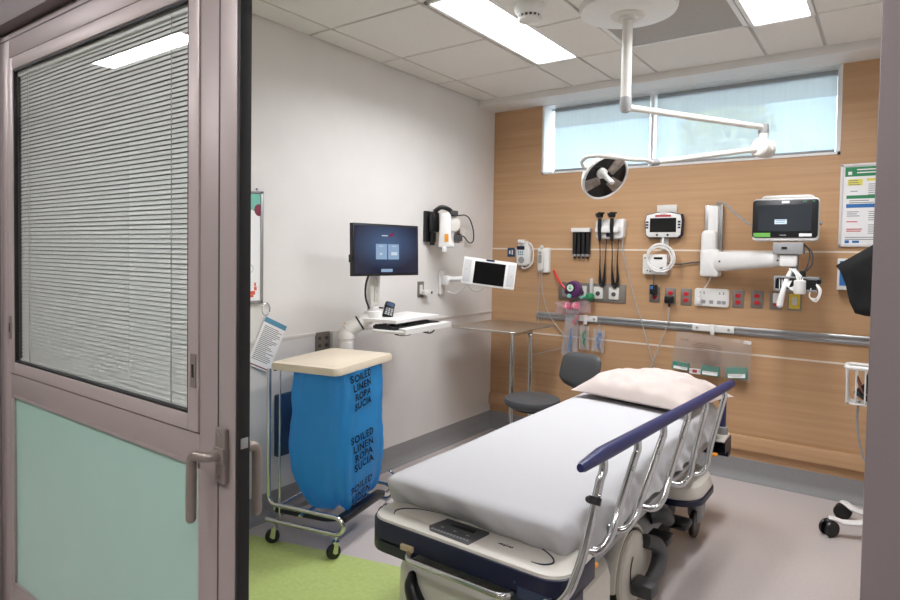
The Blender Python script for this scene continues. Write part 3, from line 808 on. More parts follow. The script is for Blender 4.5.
# ================================================================ STRETCHER
BX = 1.705
r = bed = thing('hospital_stretcher', 'white and navy wheeled hospital stretcher bed with chrome barred side rail', 'bed', (BX, -1.9, 0))
mx0, mx1, my0, my1 = 1.333, 2.035, -2.875, -.89
MB().bb(mx0+.04, mx1-.04, my0+.12, my1-.03, .578, .680, .03).build('mattress', dgrey, r)
b = MB(); b.bb(1.40, 2.01, -2.80, -.95, .535, .572, .006); b.build('litter_deck', dgrey, r)
b = MB()
for x in (1.40, 2.01): b.bb(x-.02, x+.02, -2.80, -.9, .49, .545, .006)
for y in (-2.7, -1.9, -1.1): b.bb(1.40, 2.01, y-.03, y+.03, .49, .535, .004)
b.build('litter_frame', greyp, r)
def endpanel(yf, sgn, z0, nm):
    """yf outer edge, sgn +1 panel extends to +y"""
    def outl(ins, dep=.215):
        w = .745 - 2*ins; o = []
        y0, y1 = yf + sgn*ins, yf + sgn*(dep)
        x0, x1 = 1.7175 - w/2, 1.7175 + w/2
        r_ = .075
        pts = [(x0, y1), (x0, y0 + sgn*r_)]
        for i in range(7):
            a = i/6*PI/2; pts.append((x0 + r_ - r_*math.cos(a), y0 + sgn*(r_ - r_*math.sin(a))))
        for i in range(7):
            a = i/6*PI/2; pts.append((x1 - r_ + r_*math.sin(a), y0 + sgn*(r_ - r_*math.cos(a))))
        pts.append((x1, y1))
        return pts if sgn > 0 else pts[::-1]
    b = MB(); b.prism(outl(.004), z0+.03, z0+.098, ID, .008)
    top = b.build('%s_panel' % nm, shellm, r)
    b = MB(); b.prism(outl(0), z0+.028, z0+.094, ID, .006)
    bu = b.build('bumper', navy, top)
    b = MB()
    for s in (-1, 1):
        c = 1.7175 + s*.30
        pts = [p for p in outl(0, .13)]
        pp = [(max(min(x, 1.7175-.185), 0), y) for x, y in pts] if s < 0 else [(max(x, 1.7175+.205), y) for x, y in pts]
        MB().prism(pp, z0+.034, z0-.012, ID, .006).build('bumper_block', navy, top)
    b = MB(); b.prism(outl(.006, .21), z0+.09, z0+.104, ID, .009); b.build('top_cover', shellm, top)
    return top
fp = endpanel(-2.955, 1, .487, 'foot')
hp = endpanel(-.745, -1, .405, 'head')
Zt = .487 + .1042
Mf = Matrix.Translation((1.672, -2.872, Zt))
b = MB(); b.prism([(-.075, .052), (-.092, -.03), (-.07, -.055), (.085, -.062), (.098, .04), (.09, .052)][::-1], 0, .0015, Mf); cp = b.build('control_panel', dgrey, fp)
b = MB(); b.bb(-.035, .055, .012, .034, .0012, .0028, .001, Mf); b.build('display', black, cp)
b = MB()
for x in (-.05, .0, .05): b.box((x, -.012, .0018), (.012, .007, .0006), Mf)
for i in range(12): b.box((-.07+i*.0125, -.04, .0018), (.008, .009, .0006), Mf)
b.build('print_lines', greyp, cp)
text('stryker', .018, Matrix.Translation((1.85, -2.865, Zt)) @ Matrix.Rotation(PI, 4, 'Z'), inkm, fp, bold=.0004)
b = MB()
b.tube([(1.885, -2.80, Zt), (1.95, -2.815, Zt), (2.0, -2.845, Zt), (2.015, -2.875, Zt), (1.995, -2.90, Zt), (1.96, -2.905, Zt)], [.001, .0022, .0026, .003, .0032, .0012], 6, 6)
b.tube([(1.55, -2.80, Zt), (1.48, -2.815, Zt), (1.43, -2.845, Zt), (1.415, -2.875, Zt), (1.43, -2.905, Zt)], [.001, .0022, .0026, .003, .0012], 6, 6)
b.build('swoosh_mark', navy, fp)
b = MB(); b.bb(1.508, 1.56, -2.965, -2.95, .515, .535, .004); b.build('handle_bracket', mat('tan_plastic', (196, 176, 140), .5), fp)
b = MB(); b.tube(fillet([(1.54, -2.94, .52), (1.55, -2.985, .505), (1.915, -2.985, .505), (1.93, -2.94, .51)], .03), .0095, 12); b.tube(fillet([(1.56, -2.93, .53), (1.56, -2.945, .525), (1.90, -2.945, .525), (1.9, -2.93, .53)], .02), .008, 10); b.build('push_handle', chrome, fp)
b = MB(); b.prism([(-.055, -.016), (.055, -.016), (.055, .016), (-.055, .016)], 0, .0012, face((2.0, -2.9555, .52), (0, -1, 0))); b.cyl((1.935, -2.955, .545), (1.935, -2.96, .545), .004, n=10); b.build('vent_grille', mat('navy_vent', (40, 52, 82), .5, var=.4, scale=300), fp)
# chrome side rail (raised)
rn, rf = V((2.128, -2.955, .925)), V((2.172, -1.25, .876))
u = (rf - rn)
b = MB()
rings = []
for t, w, h in ((0, .010, .012), (.012, .015, .016), (.08, .021, .022), (.11, .021, .023), (.55, .020, .021), (.93, .020, .021), (.985, .018, .02), (1.0, .008, .010)):
    p = rn + u*t + V((0, 0, -.006 if t < .05 else 0)); s_ = V((1, 0, 0))
    rings.append([p + s_*w*math.cos(a) + V((0, 0, 1))*h*math.sin(a) for a in [2*PI*k/16 for k in range(16)]])
b.rings(rings); sr = b.build('rail_bar', navyrail, r)
tops = (-2.80, -2.53, -2.275, -1.99, -1.725, -1.41)
bots = ((-2.945, .60), (-2.705, .635), (-2.485, .62), (-2.165, .585), (-1.80, .565), (-1.50, .525))
for k, (ty, (by, bz)) in enumerate(zip(tops, bots)):
    t = (ty - rn.y)/(rf.y - rn.y); tp_ = rn + u*t + V((0, 0, -.012))
    pts = [tp_, tp_ + V((.004, -.006, -.035)), tp_ + V((.0, -.02, -.055)), V((2.128, by*.8+ty*.2, bz*.78+tp_.z*.22)), V((2.124, by, bz)), V((2.098, by-.03, bz-.042)), V((2.05, by-.05, bz-.035))]
    if k == 0: pts = pts[:4] + [V((2.105, by-.01, bz-.03)), V((2.07, by-.02, bz-.075)), V((2.03, by, bz-.08))]
    bs = MB().tube(fillet(pts, .045, 5), .0125, 14).build('rail_baluster', chrome, r)
    if k == 0:
        a_, c_ = tp_ + (pts[3]-tp_)*.42, tp_ + (pts[3]-tp_)*.50
        MB().tube([a_, c_], .0185, 14).build('rail_clamp', black, bs)
        MB().ball(a_ + (c_-a_)*.5 + V((-.018, 0, .0)), .010).build('clamp_knob', black, bs)
    b = MB(); q = tp_ + (pts[3]-tp_)*.40
    b.cyl(q + V((.010, 0, 0)), q + V((.0145, 0, 0)), .006, n=12); b.build('rivet', chrome, bs)
b = MB(); b.bb(2.01, 2.05, -2.95, -1.35, .50, .525, .006); b.build('rail_base', greyp, r)
b = MB(); b.bb(2.04, 2.075, -2.72, -2.67, .515, .532, .006); b.build('release_tab', orange, r)
b = MB(); b.bb(2.05, 2.08, -1.12, -1.08, .455, .468, .005); b.build('release_tab', orange, r)
b = MB(); b.bb(1.375, 1.42, -2.80, -2.72, .60, .612, .004); b.build('release_tab', orange, r)
# lowered rail on the far side
b = MB(); b.tube(fillet([(1.36, -2.70, .50), (1.30, -2.72, .50), (1.285, -2.72, .43), (1.285, -1.2, .43), (1.30, -1.2, .50), (1.36, -1.2, .50)], .05), .012, 12); b.build('lowered_rail', dgrey, r)
# head end push post
b = MB(); b.tube(fillet([(2.045, -.835, .47), (2.045, -.83, .70), (2.03, -.80, .74)], .03), .019, 14); b.build('push_post', navyrail, r)
b = MB(); b.lathe([(.03, .50), (.032, .505), (.032, .545), (.028, .55)], Matrix.Translation((2.045, -.835, 0))); b.build('post_collar', greyp, r)
# base
b = MB(); b.bb(1.50, 1.91, -2.55, -1.30, .15, .27, .04, seg=3); b.build('base_frame', greyp, r)
for y in (-2.45, -1.4):
    b = MB(); b.lathe([(.10, .25), (.095, .30), (.085, .32), (.085, .42), (.07, .43), (.07, .50)], Matrix.Translation((1.705, y, 0))); b.build('lift_column', shellm, r)
def hood(y, nm, zt, ln, wd, dz):
    o = rrect(wd, ln, .14, 8)
    M = Matrix.Translation((1.705, y, dz)); b = MB()
    def rg(k, z): return [M @ V((x*k, yy*k, z)) for x, yy in o]
    b.rings([rg(.99, .225), rg(1.0, .235), rg(1.0, zt-.06), rg(.97, zt-.02), rg(.90, zt), rg(.5, zt+.012)])
    h = b.build(nm, shellm, r)
    b = MB(); b.rings([rg(.97, .195), rg(1.02, .20), rg(1.02, .225), rg(.98, .234)]); b.build('hood_bumper', navy, h)
hood(-1.17, 'head_hood', .305, .44, .70, .055); hood(-2.62, 'foot_hood', .43, .54, .66, 0)
b = MB(); b.bb(1.50, 1.91, -2.52, -2.36, .30, .50, .03, seg=3); b.build('lift_shroud', shellm, r)
for x in (1.44, 1.975):
    for y in (-2.70, -1.06):
        c = MB().tube([(x, y, .25), (x, y-.005, .11), (x, y-.015, .07)], [.050, .042, .02], 18).build('caster', greyp, r)
        MB().lathe([(.03, -.014), (.07, -.014), (.075, -.008), (.075, .008), (.07, .014), (.03, .014)], Matrix.Translation((x, y-.03, .075)) @ Matrix.Rotation(PI/2, 4, 'Y') , 30).build('wheel', black, c)
# large centre wheels with guard discs
for x, s in ((1.93, 1), (1.48, -1)):
    Mw = Matrix.Translation((x, -1.945, .16)) @ Matrix.Rotation(s*PI/2, 4, 'Y')
    w = MB().lathe([(.02, -.03), (.15, -.045), (.16, -.035), (.16, -.012), (.15, .0), (.02, .0)], Mw, 48).build('center_wheel', black, r)
    MB().lathe([(.004, .022), (.06, .022), (.12, .019), (.150, .012), (.158, .003), (.159, -.010)], Mw @ Matrix.Translation((0, 0, .004)), 48, True, False).build('wheel_disc', shellm, w)
    Mt2 = face((x + s*.0275, -1.945, .20), (s, 0, 0))
    b = MB()
    for i in range(9):
        a = PI*.75 + i*.14; b.box((.085*math.cos(a), .085*math.sin(a)-.02, 0), (.008, .014, .0012), Mt2)
    b.build('disc_print', inkm, w)
    b = MB(); b.torus((0, 0, 0), .18, .016, Matrix.Translation((x-s*.035, -1.945, .16)) @ Matrix.Rotation(PI/2, 4, 'Y') @ Matrix.Diagonal((1, 1, 2.2, 1)), 32, 10, PI*.45, PI*1.55); b.build('wheel_guard', shellm, w)
# pedals
b = MB(); b.tube([(1.96, -1.86, .26), (1.99, -1.80, .23), (2.0, -1.78, .18), (2.0, -1.84, .13), (2.0, -1.95, .12)], [.03, .034, .034, .03, .024], 12, 6)
pd = b.build('side_pedal_arm', dgrey, r)
b = MB(); b.bb(1.96, 2.05, -2.04, -1.95, .10, .16, .012); b.build('pedal_pad', dgrey, pd)
b = MB(); b.tube([(1.90, -1.62, .27), (1.95, -1.58, .28), (1.97, -1.55, .24)], [.035, .04, .03], 12, 6); pd = b.build('side_pedal_arm', dgrey, r)
b = MB(); b.bb(1.93, 2.03, -1.78, -1.66, .21, .245, .012); b.build('pedal_pad', black, pd)
b = MB(); b.tube([(1.88, -1.45, .26), (1.94, -1.42, .22)], .016, 10); pd = b.build('side_pedal_arm', dgrey, r)
b = MB(); b.bb(1.93, 2.04, -1.50, -1.39, .185, .22, .012); b.build('pedal_pad', black, pd)
b = MB(); b.tube([(1.90, -1.34, .30), (1.88, -1.30, .20), (1.89, -1.42, .15)], .05, 14, 6); b.build('brake_housing', dgrey, r)
b = MB(); b.tube([(1.66, -2.80, .28), (1.60, -2.86, .28), (1.55, -2.90, .30), (1.51, -2.90, .36), (1.50, -2.885, .39)], [.03, .034, .032, .026, .018], 14, 6); b.ball((1.50, -2.885, .39), .018)
pd = b.build('foot_pedal_arm', black, r)
b = MB(); b.tube([(1.60, -2.82, .28), (1.74, -2.86, .28), (1.85, -2.88, .29)], [.04, .036, .03], 14, 6); b.ball((1.85, -2.88, .29), .03); b.build('foot_pedal_arm', black, r)
b = MB(); b.bb(1.585, 1.665, -2.87, -2.80, .25, .36, .02); b.build('pedal_bracket', shellm, r)

# fitted sheet
def sheet():
    b = MB(); bm = b.bm
    nx, ny = 26, 84
    sx, sy, z0, z1 = (mx1-mx0)/2, (my1-my0)/2, .568, .700
    cx, cyy = (mx0+mx1)/2, (my0+my1)/2
    R = .048
    def P(u, v, w):
        # u,v in -1..1 on the box, w 0..1 height: round the box edges
        x, y, z = u*sx, v*sy, z0 + w*(z1-z0)
        ix = max(-sx+R, min(sx-R, x)); iy = max(-sy+R, min(sy-R, y)); iz = min(z1-R, z)
        d = V((x-ix, y-iy, max(0, z-iz)))
        if d.length > 1e-6: d = d.normalized()*R
        return V((ix, iy, iz if z > z1-R else z)) + d
    def wr(p, side, ex=0, ey=0):
        q = p + V((cx, cyy, 0))
        n_ = noise.noise(V((q.x*3.1, q.y*2.2, q.z*3)))*.004
        if side > 0:
            s = q.x + q.y
            n2 = noise.noise(V((q.x*11 + q.z*9, q.y*11 + q.z*9, q.z*4)))*.026 + noise.noise(V((q.x*24 + q.z*24, q.y*24 + q.z*24, q.z*6)))*.014
            k = side
            q += V((ex, ey, 0))*n2*k
            low = max(0, 1-(p.z-z0)/.09)
            q.z += (noise.noise(V((q.x*5, q.y*5, 9)))*.02 - (.026 if ex > 0 else 0) - (.032 if ey < 0 and abs(p.x) > sx*.86 else 0))*k*low
            q.x += .018*ex*low*(1 if ex > 0 else 0)
        else: q.z += n_*.7
        return q
    top = {}
    us = [-1 + 2*i/nx for i in range(nx+1)]; vs = [-1 + 2*j/ny for j in range(ny+1)]
    T_ = [[bm.verts.new(wr(P(x, y, 1), 0)) for y in vs] for x in us]
    for i in range(nx):
        for j in range(ny): bm.faces.new((T_[i][j], T_[i+1][j], T_[i+1][j+1], T_[i][j+1]))
    per = [(i, 0) for i in range(nx)] + [(nx, j) for j in range(ny)] + [(nx-i, ny) for i in range(nx)] + [(0, ny-j) for j in range(ny)]
    prev = [T_[i][j] for i, j in per]
    K = 8
    for k in range(1, K+1):
        w = 1 - k/K
        cur = []
        for i, j in per:
            p = P(us[i], vs[j], w); tuck = .025*(k/K)**2
            p.x *= 1 - tuck*.9; p.y *= 1 - tuck*.3
            if p.y < -sy*.9: p.y += .085*(k/K)**1.6
            cur.append(bm.verts.new(wr(p, min(1, k/3), 1 if i == nx else -1 if i == 0 else 0, -1 if j == 0 else 1 if j == ny else 0)))
        m = len(per)
        for a in range(m): bm.faces.new((prev[a], prev[(a+1) % m], cur[(a+1) % m], cur[a]))
        prev = cur
    o = b.build('bed_sheet', linen, None, sharp=85)
    sub = o.modifiers.new('smooth', 'SUBSURF'); sub.levels = 1; sub.render_levels = 1
    return tag(o, 'white fitted sheet covering the stretcher mattress', 'sheet')
sheet()

# pillow
def pillow():
    c = V((1.735, -1.12, .709)); yaw_ = -.16
    Mp = Matrix.Translation(c) @ Matrix.Rotation(yaw_, 4, 'Z')
    W, D, Th = .325, .255, .145
    b = MB()
    def pt(u, v, s):
        e = max(0, 1-abs(u)**3.2)**.55 * max(0, 1-abs(v)**3.0)**.55
        x = W*u*(1 - .06*(1-abs(v)**2)*abs(u)**2 + .05*abs(v)**4); y = D*v*(1 - .07*(1-abs(u)**2)*abs(v)**2 + .05*abs(u)**4)
        z = Th*e*(1.0 if s > 0 else .22) 
        wv = noise.noise(V((x*6+1, y*6, 2)))*.022 + noise.noise(V((x*15 + y*6, y*15 - x*5, 5)))*.020
        ridge = .006*math.sin(22*y + 9*x)*abs(u)**2
        zz = .030*(1-e) + (z + (wv + ridge)*e) if s > 0 else .030*(1-e) - .0*z
        return Mp @ V((x, y, zz))
    nu, nv = 44, 36
    up_ = [[b.bm.verts.new(pt(-1+2*i/nu, -1+2*j/nv, 1)) for j in range(nv+1)] for i in range(nu+1)]
    dn_ = [[up_[i][j] if i in (0, nu) or j in (0, nv) else b.bm.verts.new(pt(-1+2*i/nu, -1+2*j/nv, -1)) for j in range(nv+1)] for i in range(nu+1)]
    for i in range(nu):
        for j in range(nv):
            b.bm.faces.new((up_[i][j], up_[i+1][j], up_[i+1][j+1], up_[i][j+1]))
            try: b.bm.faces.new((dn_[i][j], dn_[i][j+1], dn_[i+1][j+1], dn_[i+1][j]))
            except ValueError: pass
    o = b.build('pillow', pillowm, None, sharp=60)
    return tag(o, 'pale pink pillow at the head of the stretcher', 'pillow')
pillow()

# ================================================================ CORNER FURNITURE
# stainless table
r = thing('instrument_stand', 'stainless steel tray table on two posts in the corner', 'table', (.42, -.47, 0))
M = Matrix.Translation((.415, -.485, .945))
o1 = rrect(.55, .64, .04, 6); o2 = rrect(.52, .61, .03, 6)
def rg(o, z): return [M @ V((x, y, z)) for x, y in o]
b = MB(); b.rings([rg(o2, -.010), rg(o1, -.006), rg(rrect(.56, .65, .045, 6), .002), rg(rrect(.555, .645, .043, 6), .007), rg(o2, .003), rg(rrect(.50, .59, .025, 6), -.003)]); b.build('tray', steel, r)
for k, (x, y) in enumerate(((.635, -.735), (.655, -.50))):
    p_ = MB().cyl((x, y, .05), (x, y, .935), .0115).build('post', chrome, r)
    MB().cyl((x, y, .06), (x, y, .86), .0155).build('sleeve', chrome, p_)
b = MB(); b.tube([(.635, -.735, .925), (.655, -.50, .925)], .011, 10); b.tube([(.64, -.65, .92), (.40, -.60, .925)], .011, 10); b.build('tray_support', chrome, r)
b = MB(); b.lathe([(.014, 0), (.014, .03), (.008, .034)], face((.65, -.52, .90), (1, -.5, 0))); b.build('clamp_knob', steel, r)
b = MB(); b.tube(fillet([(.40, -.74, .055), (.66, -.74, .055), (.68, -.49, .055), (.40, -.49, .055)], .05), .014, 10); b.build('base', chrome, r)
b = MB()
for x, y in ((.42, -.74), (.62, -.74), (.62, -.49), (.42, -.49)):
    caster(r, Matrix.Translation((x, y, 0)), .022, .018, .012)

# stool
sxx, syy = .875, -.875
r = thing('clinic_stool', 'dark grey padded swivel stool with curved backrest between bed and corner', 'stool', (sxx, syy, 0))
M = Matrix.Translation((sxx, syy, .022))
MB().lathe([(.05, .455), (.16, .46), (.182, .475), (.187, .495), (.18, .515), (.15, .525), (.06, .528), (.004, .528)], M, 40).build('seat', vinyl, r)
MB().lathe([(.12, .44), (.12, .456), (.03, .458)], M).build('seat_plate', black, r)
MB().cyl((sxx, syy, .10), (sxx, syy, .445), .025).build('gas_column', chrome, r)
bc = V((1.165, -.76, .735)); bn = V((-.62, -.70, .12))
Mb = face(bc, (-.35, -.92, .14), (0, 0, 1), -.12)
b = MB()
def bk(u, v, s):
    uu, vv = 2*u-1, 2*v-1
    # superelliptic pad, wider on top, curved around the sitter
    a = max(0, 1-abs(uu)**4)**.25
    x = .172*uu; y = (.122*vv + .03*uu*max(0, vv))*(a if a > .02 else .02)
    e = max(0, (1-abs(uu)**4)*(1-abs(vv)**4))**.5
    z = .55*x*x + s*.03*e
    return Mb @ V((x, y, z))
n1, n2 = 24, 18
A_ = [[b.bm.verts.new(bk(i/n1, j/n2, 1)) for j in range(n2+1)] for i in range(n1+1)]
B_ = [[A_[i][j] if i in (0, n1) or j in (0, n2) else b.bm.verts.new(bk(i/n1, j/n2, -1)) for j in range(n2+1)] for i in range(n1+1)]
for i in range(n1):
    for j in range(n2):
        for Q in ((A_[i][j], A_[i+1][j], A_[i+1][j+1], A_[i][j+1]), (B_[i][j], B_[i][j+1], B_[i+1][j+1], B_[i+1][j])):
            try: b.bm.faces.new(Q)
            except ValueError: pass
bmesh.ops.remove_doubles(b.bm, verts=b.bm.verts[:], dist=.0006)
b.build('backrest', vinyl, r, sharp=70)
b = MB(); b.tube(fillet([(sxx+.06, syy+.03, .445), (1.15, -.72, .43), (1.175, -.725, .56), (1.17, -.735, .70)], .05), .013, 12); b.build('backrest_arm', greyp, r)
for k in range(5):
    a = 2*PI*k/5 + .3; e = V((sxx + .24*math.cos(a), syy + .24*math.sin(a), .068))
    lg = MB().tube([(sxx, syy, .105), e], [.024, .014], 10).build('leg', black, r)
    MB().lathe([(.008, -.012), (.024, -.012), (.026, 0), (.024, .012), (.008, .012)], Matrix.Translation((e.x, e.y, .026)) @ Matrix.Rotation(a, 4, 'Z') @ Matrix.Rotation(PI/2, 4, 'X'), 18).build('wheel', black, lg)
    MB().cyl((e.x, e.y, .04), (e.x, e.y, .07), .006, n=8).build('stem', black, lg)

# ================================================================ BACK WALL EQUIPMENT
# equipment rail
r = thing('equipment_rail', 'brushed aluminium equipment rail along the maple wall', 'rail', (1.8, 0, .97))
b = MB(); b.prism([(0, .97), (-.012, .97), (-.016, .978), (-.016, .987), (-.010, .990), (-.010, 1.004), (-.016, 1.007), (-.016, 1.018), (-.012, 1.025), (0, 1.025)], .44, 3.28, Matrix(((0, 0, 1, 0), (1, 0, 0, 0), (0, 1, 0, 0), (0, 0, 0, 1)))); b.build('channel', alum, r)
for x, w in ((.872, .185), (1.80, .27)):
    lb = MB().bb(x-w/2, x+w/2, -.024, -.010, .978, 1.022, .003).build('hook_plate', whitep, r)
    b = MB()
    for s in (-.38, .38): b.cyl((x+s*w, -.024, 1.0), (x+s*w, -.028, 1.0), .009, n=14)
    b.build('screw', greyp, lb)
    b = MB(); b.bb(x-.014, x+.014, -.034, -.022, .955, 1.03, .004); b.build('hook', whitep, lb)

# intercom (nurse call speaker)
M = back(.315, 1.50)
r = thing('nurse_call_speaker', 'white rounded nurse call handset in a cradle near the corner', 'intercom', (.315, 0, 1.39))
MB().prism([(-.055, -.09), (-.035, -.105), (.035, -.105), (.06, -.09), (.066, .03), (.045, .075), (.025, .10), (-.02, .10), (-.045, .07), (-.062, .02)], 0, .05, M, .014).build('body', whitep, r)
MB().prism(rrect(.06, .03, .006), .045, .075, M @ Matrix.Translation((.0, .095, 0)), .006).build('cradle_top', whitep, r)
b = MB(); b.box((-.012, .042, .051), (.07, .03, .004), M); b.build('display', navy, r)
b = MB(); b.lathe([(.028, .05), (.026, .053), (.004, .053)], M @ Matrix.Translation((-.006, -.058, 0)), 24); b.build('speaker_grille', greyp, r)
b = MB()
for i in range(3):
    for j in range(2): b.box((-.03+i*.018, .008-j*.018, .051), (.012, .011, .003), M)
b.build('button', steelbl, r)
b = MB(); b.tube([M @ V(p) for p in ((.03, .09, .03), (.075, .07, .03), (.095, .0, .03), (.085, -.08, .03), (.04, -.12, .03), (.0, -.125, .03), (-.01, -.10, .03))], .006, 8, 8); b.build('cord', whitep, r)
M = back(.185, 1.505)
r = thing('wall_sign', 'small square dark blue sign beside the nurse call handset', 'sign', (.185, 0, 1.47))
MB().prism(rrect(.07, .075, .004), 0, .004, M, .001).build('plate', bluebd, r)
b = MB(); b.box((-.012, 0, .0045), (.014, .03, .0008), M); b.box((.012, .0, .0045), (.012, .04, .0008), M); b.build('symbol', whitep, r)

# wall handset
M = back(.50, 1.445)
r = thing('wall_handset', 'slim white handset on a wall holder with a long hanging cord', 'handset', (.5, 0, 1.34))
MB().prism(rrect(.10, .20, .008), 0, .03, M, .005).build('holder', whitep, r)
MB().prism(rrect(.05, .175, .022), .028, .06, M @ Matrix.Translation((-.014, .0, 0)), .01).build('handset_body', offw, r)
b = MB(); b.prism(rrect(.03, .07, .012), .058, .064, M @ Matrix.Translation((-.014, .01, 0))); b.lathe([(.012, .06), (.012, .066), (.004, .067)], M @ Matrix.Translation((-.014, .06, 0)), 16); b.build('button_panel', greyp, r)
MB().ball((-.014, .105, .03), (.014, .018, .014), M).build('hook', offw, r)
b = MB()
b.tube([(.478, -.04, 1.35), (.466, -.03, 1.20), (.455, -.015, 1.02), (.462, -.012, .93)], .0035, 6, 8)
b.tube([(.49, -.04, 1.345), (.50, -.03, 1.20), (.53, -.02, 1.06), (.60, -.02, .95), (.685, -.02, .86), (.70, -.02, .79), (.66, -.02, .745), (.52, -.02, .70), (.40, -.02, .66)], .0035, 6, 8); b.build('cord', silver, r)

# specula dispenser
M = back(.822, 1.58)
r = thing('specula_dispenser', 'dispenser of four black tubes under a white cap', 'dispenser', (.822, 0, 1.46))
MB().prism(rrect(.155, .032, .004), 0, .05, M @ Matrix.Translation((0, .105, 0)), .004).build('cap', whitep, r)
for i in range(4):
    x = -.054 + i*.036
    b = MB(); b.cyl(M @ V((x, .09, .024)), M @ V((x, -.085, .024)), .0165, n=16); tb = b.build('tube', black, r)
    b = MB(); b.cyl(M @ V((x, -.083, .024)), M @ V((x, -.1, .024)), .0172, .014, 16); b.build('tube_tip', greyp, tb)
    b = MB(); b.cyl(M @ V((x, -.1, .024)), M @ V((x, -.115, .024)), .010, .008, 12); b.build('tube_end', black, tb)
MB().prism(rrect(.14, .17, .004), 0, .008, M).build('back_plate', dgrey, r)

# otoscope unit
M = back(1.058, 1.69)
r = thing('otoscope_station', 'white wall station holding two black diagnostic handles on coiled cords', 'medical device', (1.058, 0, 1.35))
MB().prism([(-.11, -.06), (-.085, -.075), (.085, -.075), (.105, -.06), (.115, .06), (.10, .075), (-.09, .075), (-.115, .055)], 0, .055, M, .016).build('housing', whitep, r)
MB().prism(rrect(.19, .05, .02), .05, .085, M @ Matrix.Translation((-.01, -.005, 0)), .012).build('cradle', whitep, r)
b = MB(); b.box((.0, -.045, .056), (.045, .03, .003), M); b.build('logo_plate', navy, r)
for i, x in enumerate((-.065, .03)):
    h = MB().tube([M @ V((x, .078, .085)), M @ V((x, .02, .085)), M @ V((x, -.09, .075))], [.014, .0155, .0115], 16).build('instrument_handle', black, r)
    b = MB(); b.lathe([(.022, 0), (.026, .012), (.026, .03), (.014, .042)], M @ Matrix.Translation((x, .082, .085)) @ Matrix.Rotation(-PI/2, 4, 'X'), 20)
    b.cyl(M @ V((x, .11, .085)), M @ V((x+.045, .115, .115)), .014, .006, 14); b.cyl(M @ V((x, .11, .08)), M @ V((x-.03, .10, .085)), .016, n=14); b.build('instrument_head', black, h)
    b = MB()
    pts = [V((x, -.09, .075)), V((x-.004, -.20, .05)), V((x-.012, -.30, .03)), V((x-.008, -.40, .03)), V((x+.008, -.425, .03)), V((x+.022, -.38, .03)), V((x+.028, -.25, .03)), V((x+.034, -.12, .03)), V((x+.035, -.07, .03))]
    if i: pts[3:6] = [V((x-.002, -.41, .03)), V((x+.018, -.43, .03)), V((x+.034, -.38, .03))]
    b.tube([M @ p for p in pts], [.004, .004, .006, .013, .013, .012, .0045, .003, .003], 8, 8); b.build('coiled_cord', black, h)
b = MB(); b.tube([M @ V((.09, -.07, .02)), M @ V((.10, -.20, .012)), M @ V((.18, -.48, .012)), M @ V((.30, -.84, .02)), M @ V((.36, -1.05, .02))], .0045, 8, 10); b.build('power_cord', silver, r)

# vital signs display
M = back(1.455, 1.715)
r = thing('vital_signs_display', 'white rounded vital signs display with navy rim and dark screen', 'monitor', (1.455, 0, 1.62))
MB().bb(-.07, .07, .055, .145, .0, .012, .003, M @ Matrix.Translation((.01, 0, 0))).build('mount_plate', offw, r)
o_ = [(-.105, -.095), (.105, -.095), (.128, -.075), (.135, .03), (.125, .075), (.05, .092), (-.05, .092), (-.125, .075), (-.135, .03), (-.128, -.075)]
MB().prism(o_, .01, .05, M, .012).build('rim', navy, r)
MB().prism([(x*.94, y*.93) for x, y in o_], .049, .060, M, .006).build('face', whitep, r)
MB().bb(-.092, .092, -.052, .048, .0595, .0615, 0, M).build('screen', blacks, r)
b = MB(); 
for x in (-.112, .112):
    for y in (.02, .0, -.02): b.box((x, y, .060), (.018, .012, .003), M)
for x in (-.04, .035): b.lathe([(.008, .06), (.007, .063), (.001, .063)], M @ Matrix.Translation((x, -.072, 0)), 12)
b.build('button', navy, r)
b = MB(); b.box((0, .063, .0605), (.11, .014, .002), M); b.build('red_label', mat('red_label_print', (176, 60, 66), .6), r)
MB().prism(rrect(.05, .014, .005), .05, .064, M @ Matrix.Translation((0, .082, 0))).build('top_tab', offw, r)
MB().bb(-.03, .03, -.175, -.09, .0, .02, .005, M).build('stem', offw, r)
# white tubing box
M = back(1.40, 1.432)
r = thing('suction_regulator', 'square white regulator box hung with coiled white tubing', 'medical device', (1.40, 0, 1.36))
MB().prism(rrect(.175, .145, .012), 0, .05, M, .008).build('housing', whitep, r)
b = MB(); b.box((.025, .045, .051), (.06, .016, .002), M); b.box((-.06, .045, .051), (.03, .006, .002), M)
for i in range(5): b.lathe([(.005, .05), (.004, .053), (.001, .053)], M @ Matrix.Translation((-.05+i*.02, -.045-.006*(i % 2), 0)), 10)
b.lathe([(.011, .05), (.010, .058), (.002, .058)], M @ Matrix.Translation((.05, -.03, 0)), 12); b.build('gauge', black, r)
b = MB()
for R_, dx, dz, rr in ((.092, .045, .055, .0065), (.098, .05, .045, .0065), (.085, .04, .04, .006)):
    b.torus((dx, dz, .07+rr*dx*20), R_, rr, M, 40, 10)
b.tube([M @ V(p) for p in ((.06, .14, .07), (.055, .19, .05), (.05, .24, .03))], .0065, 8, 5); b.build('coiled_tubing', whitep, r)
b = MB(); b.tube([M @ V((.085, .01, .03)), M @ V((.16, .005, .02)), M @ V((.26, .02, .015)), M @ V((.31, .02, .015)), M @ V((.335, -.02, .02))], .005, 8, 6); b.build('cable', dgrey, r)

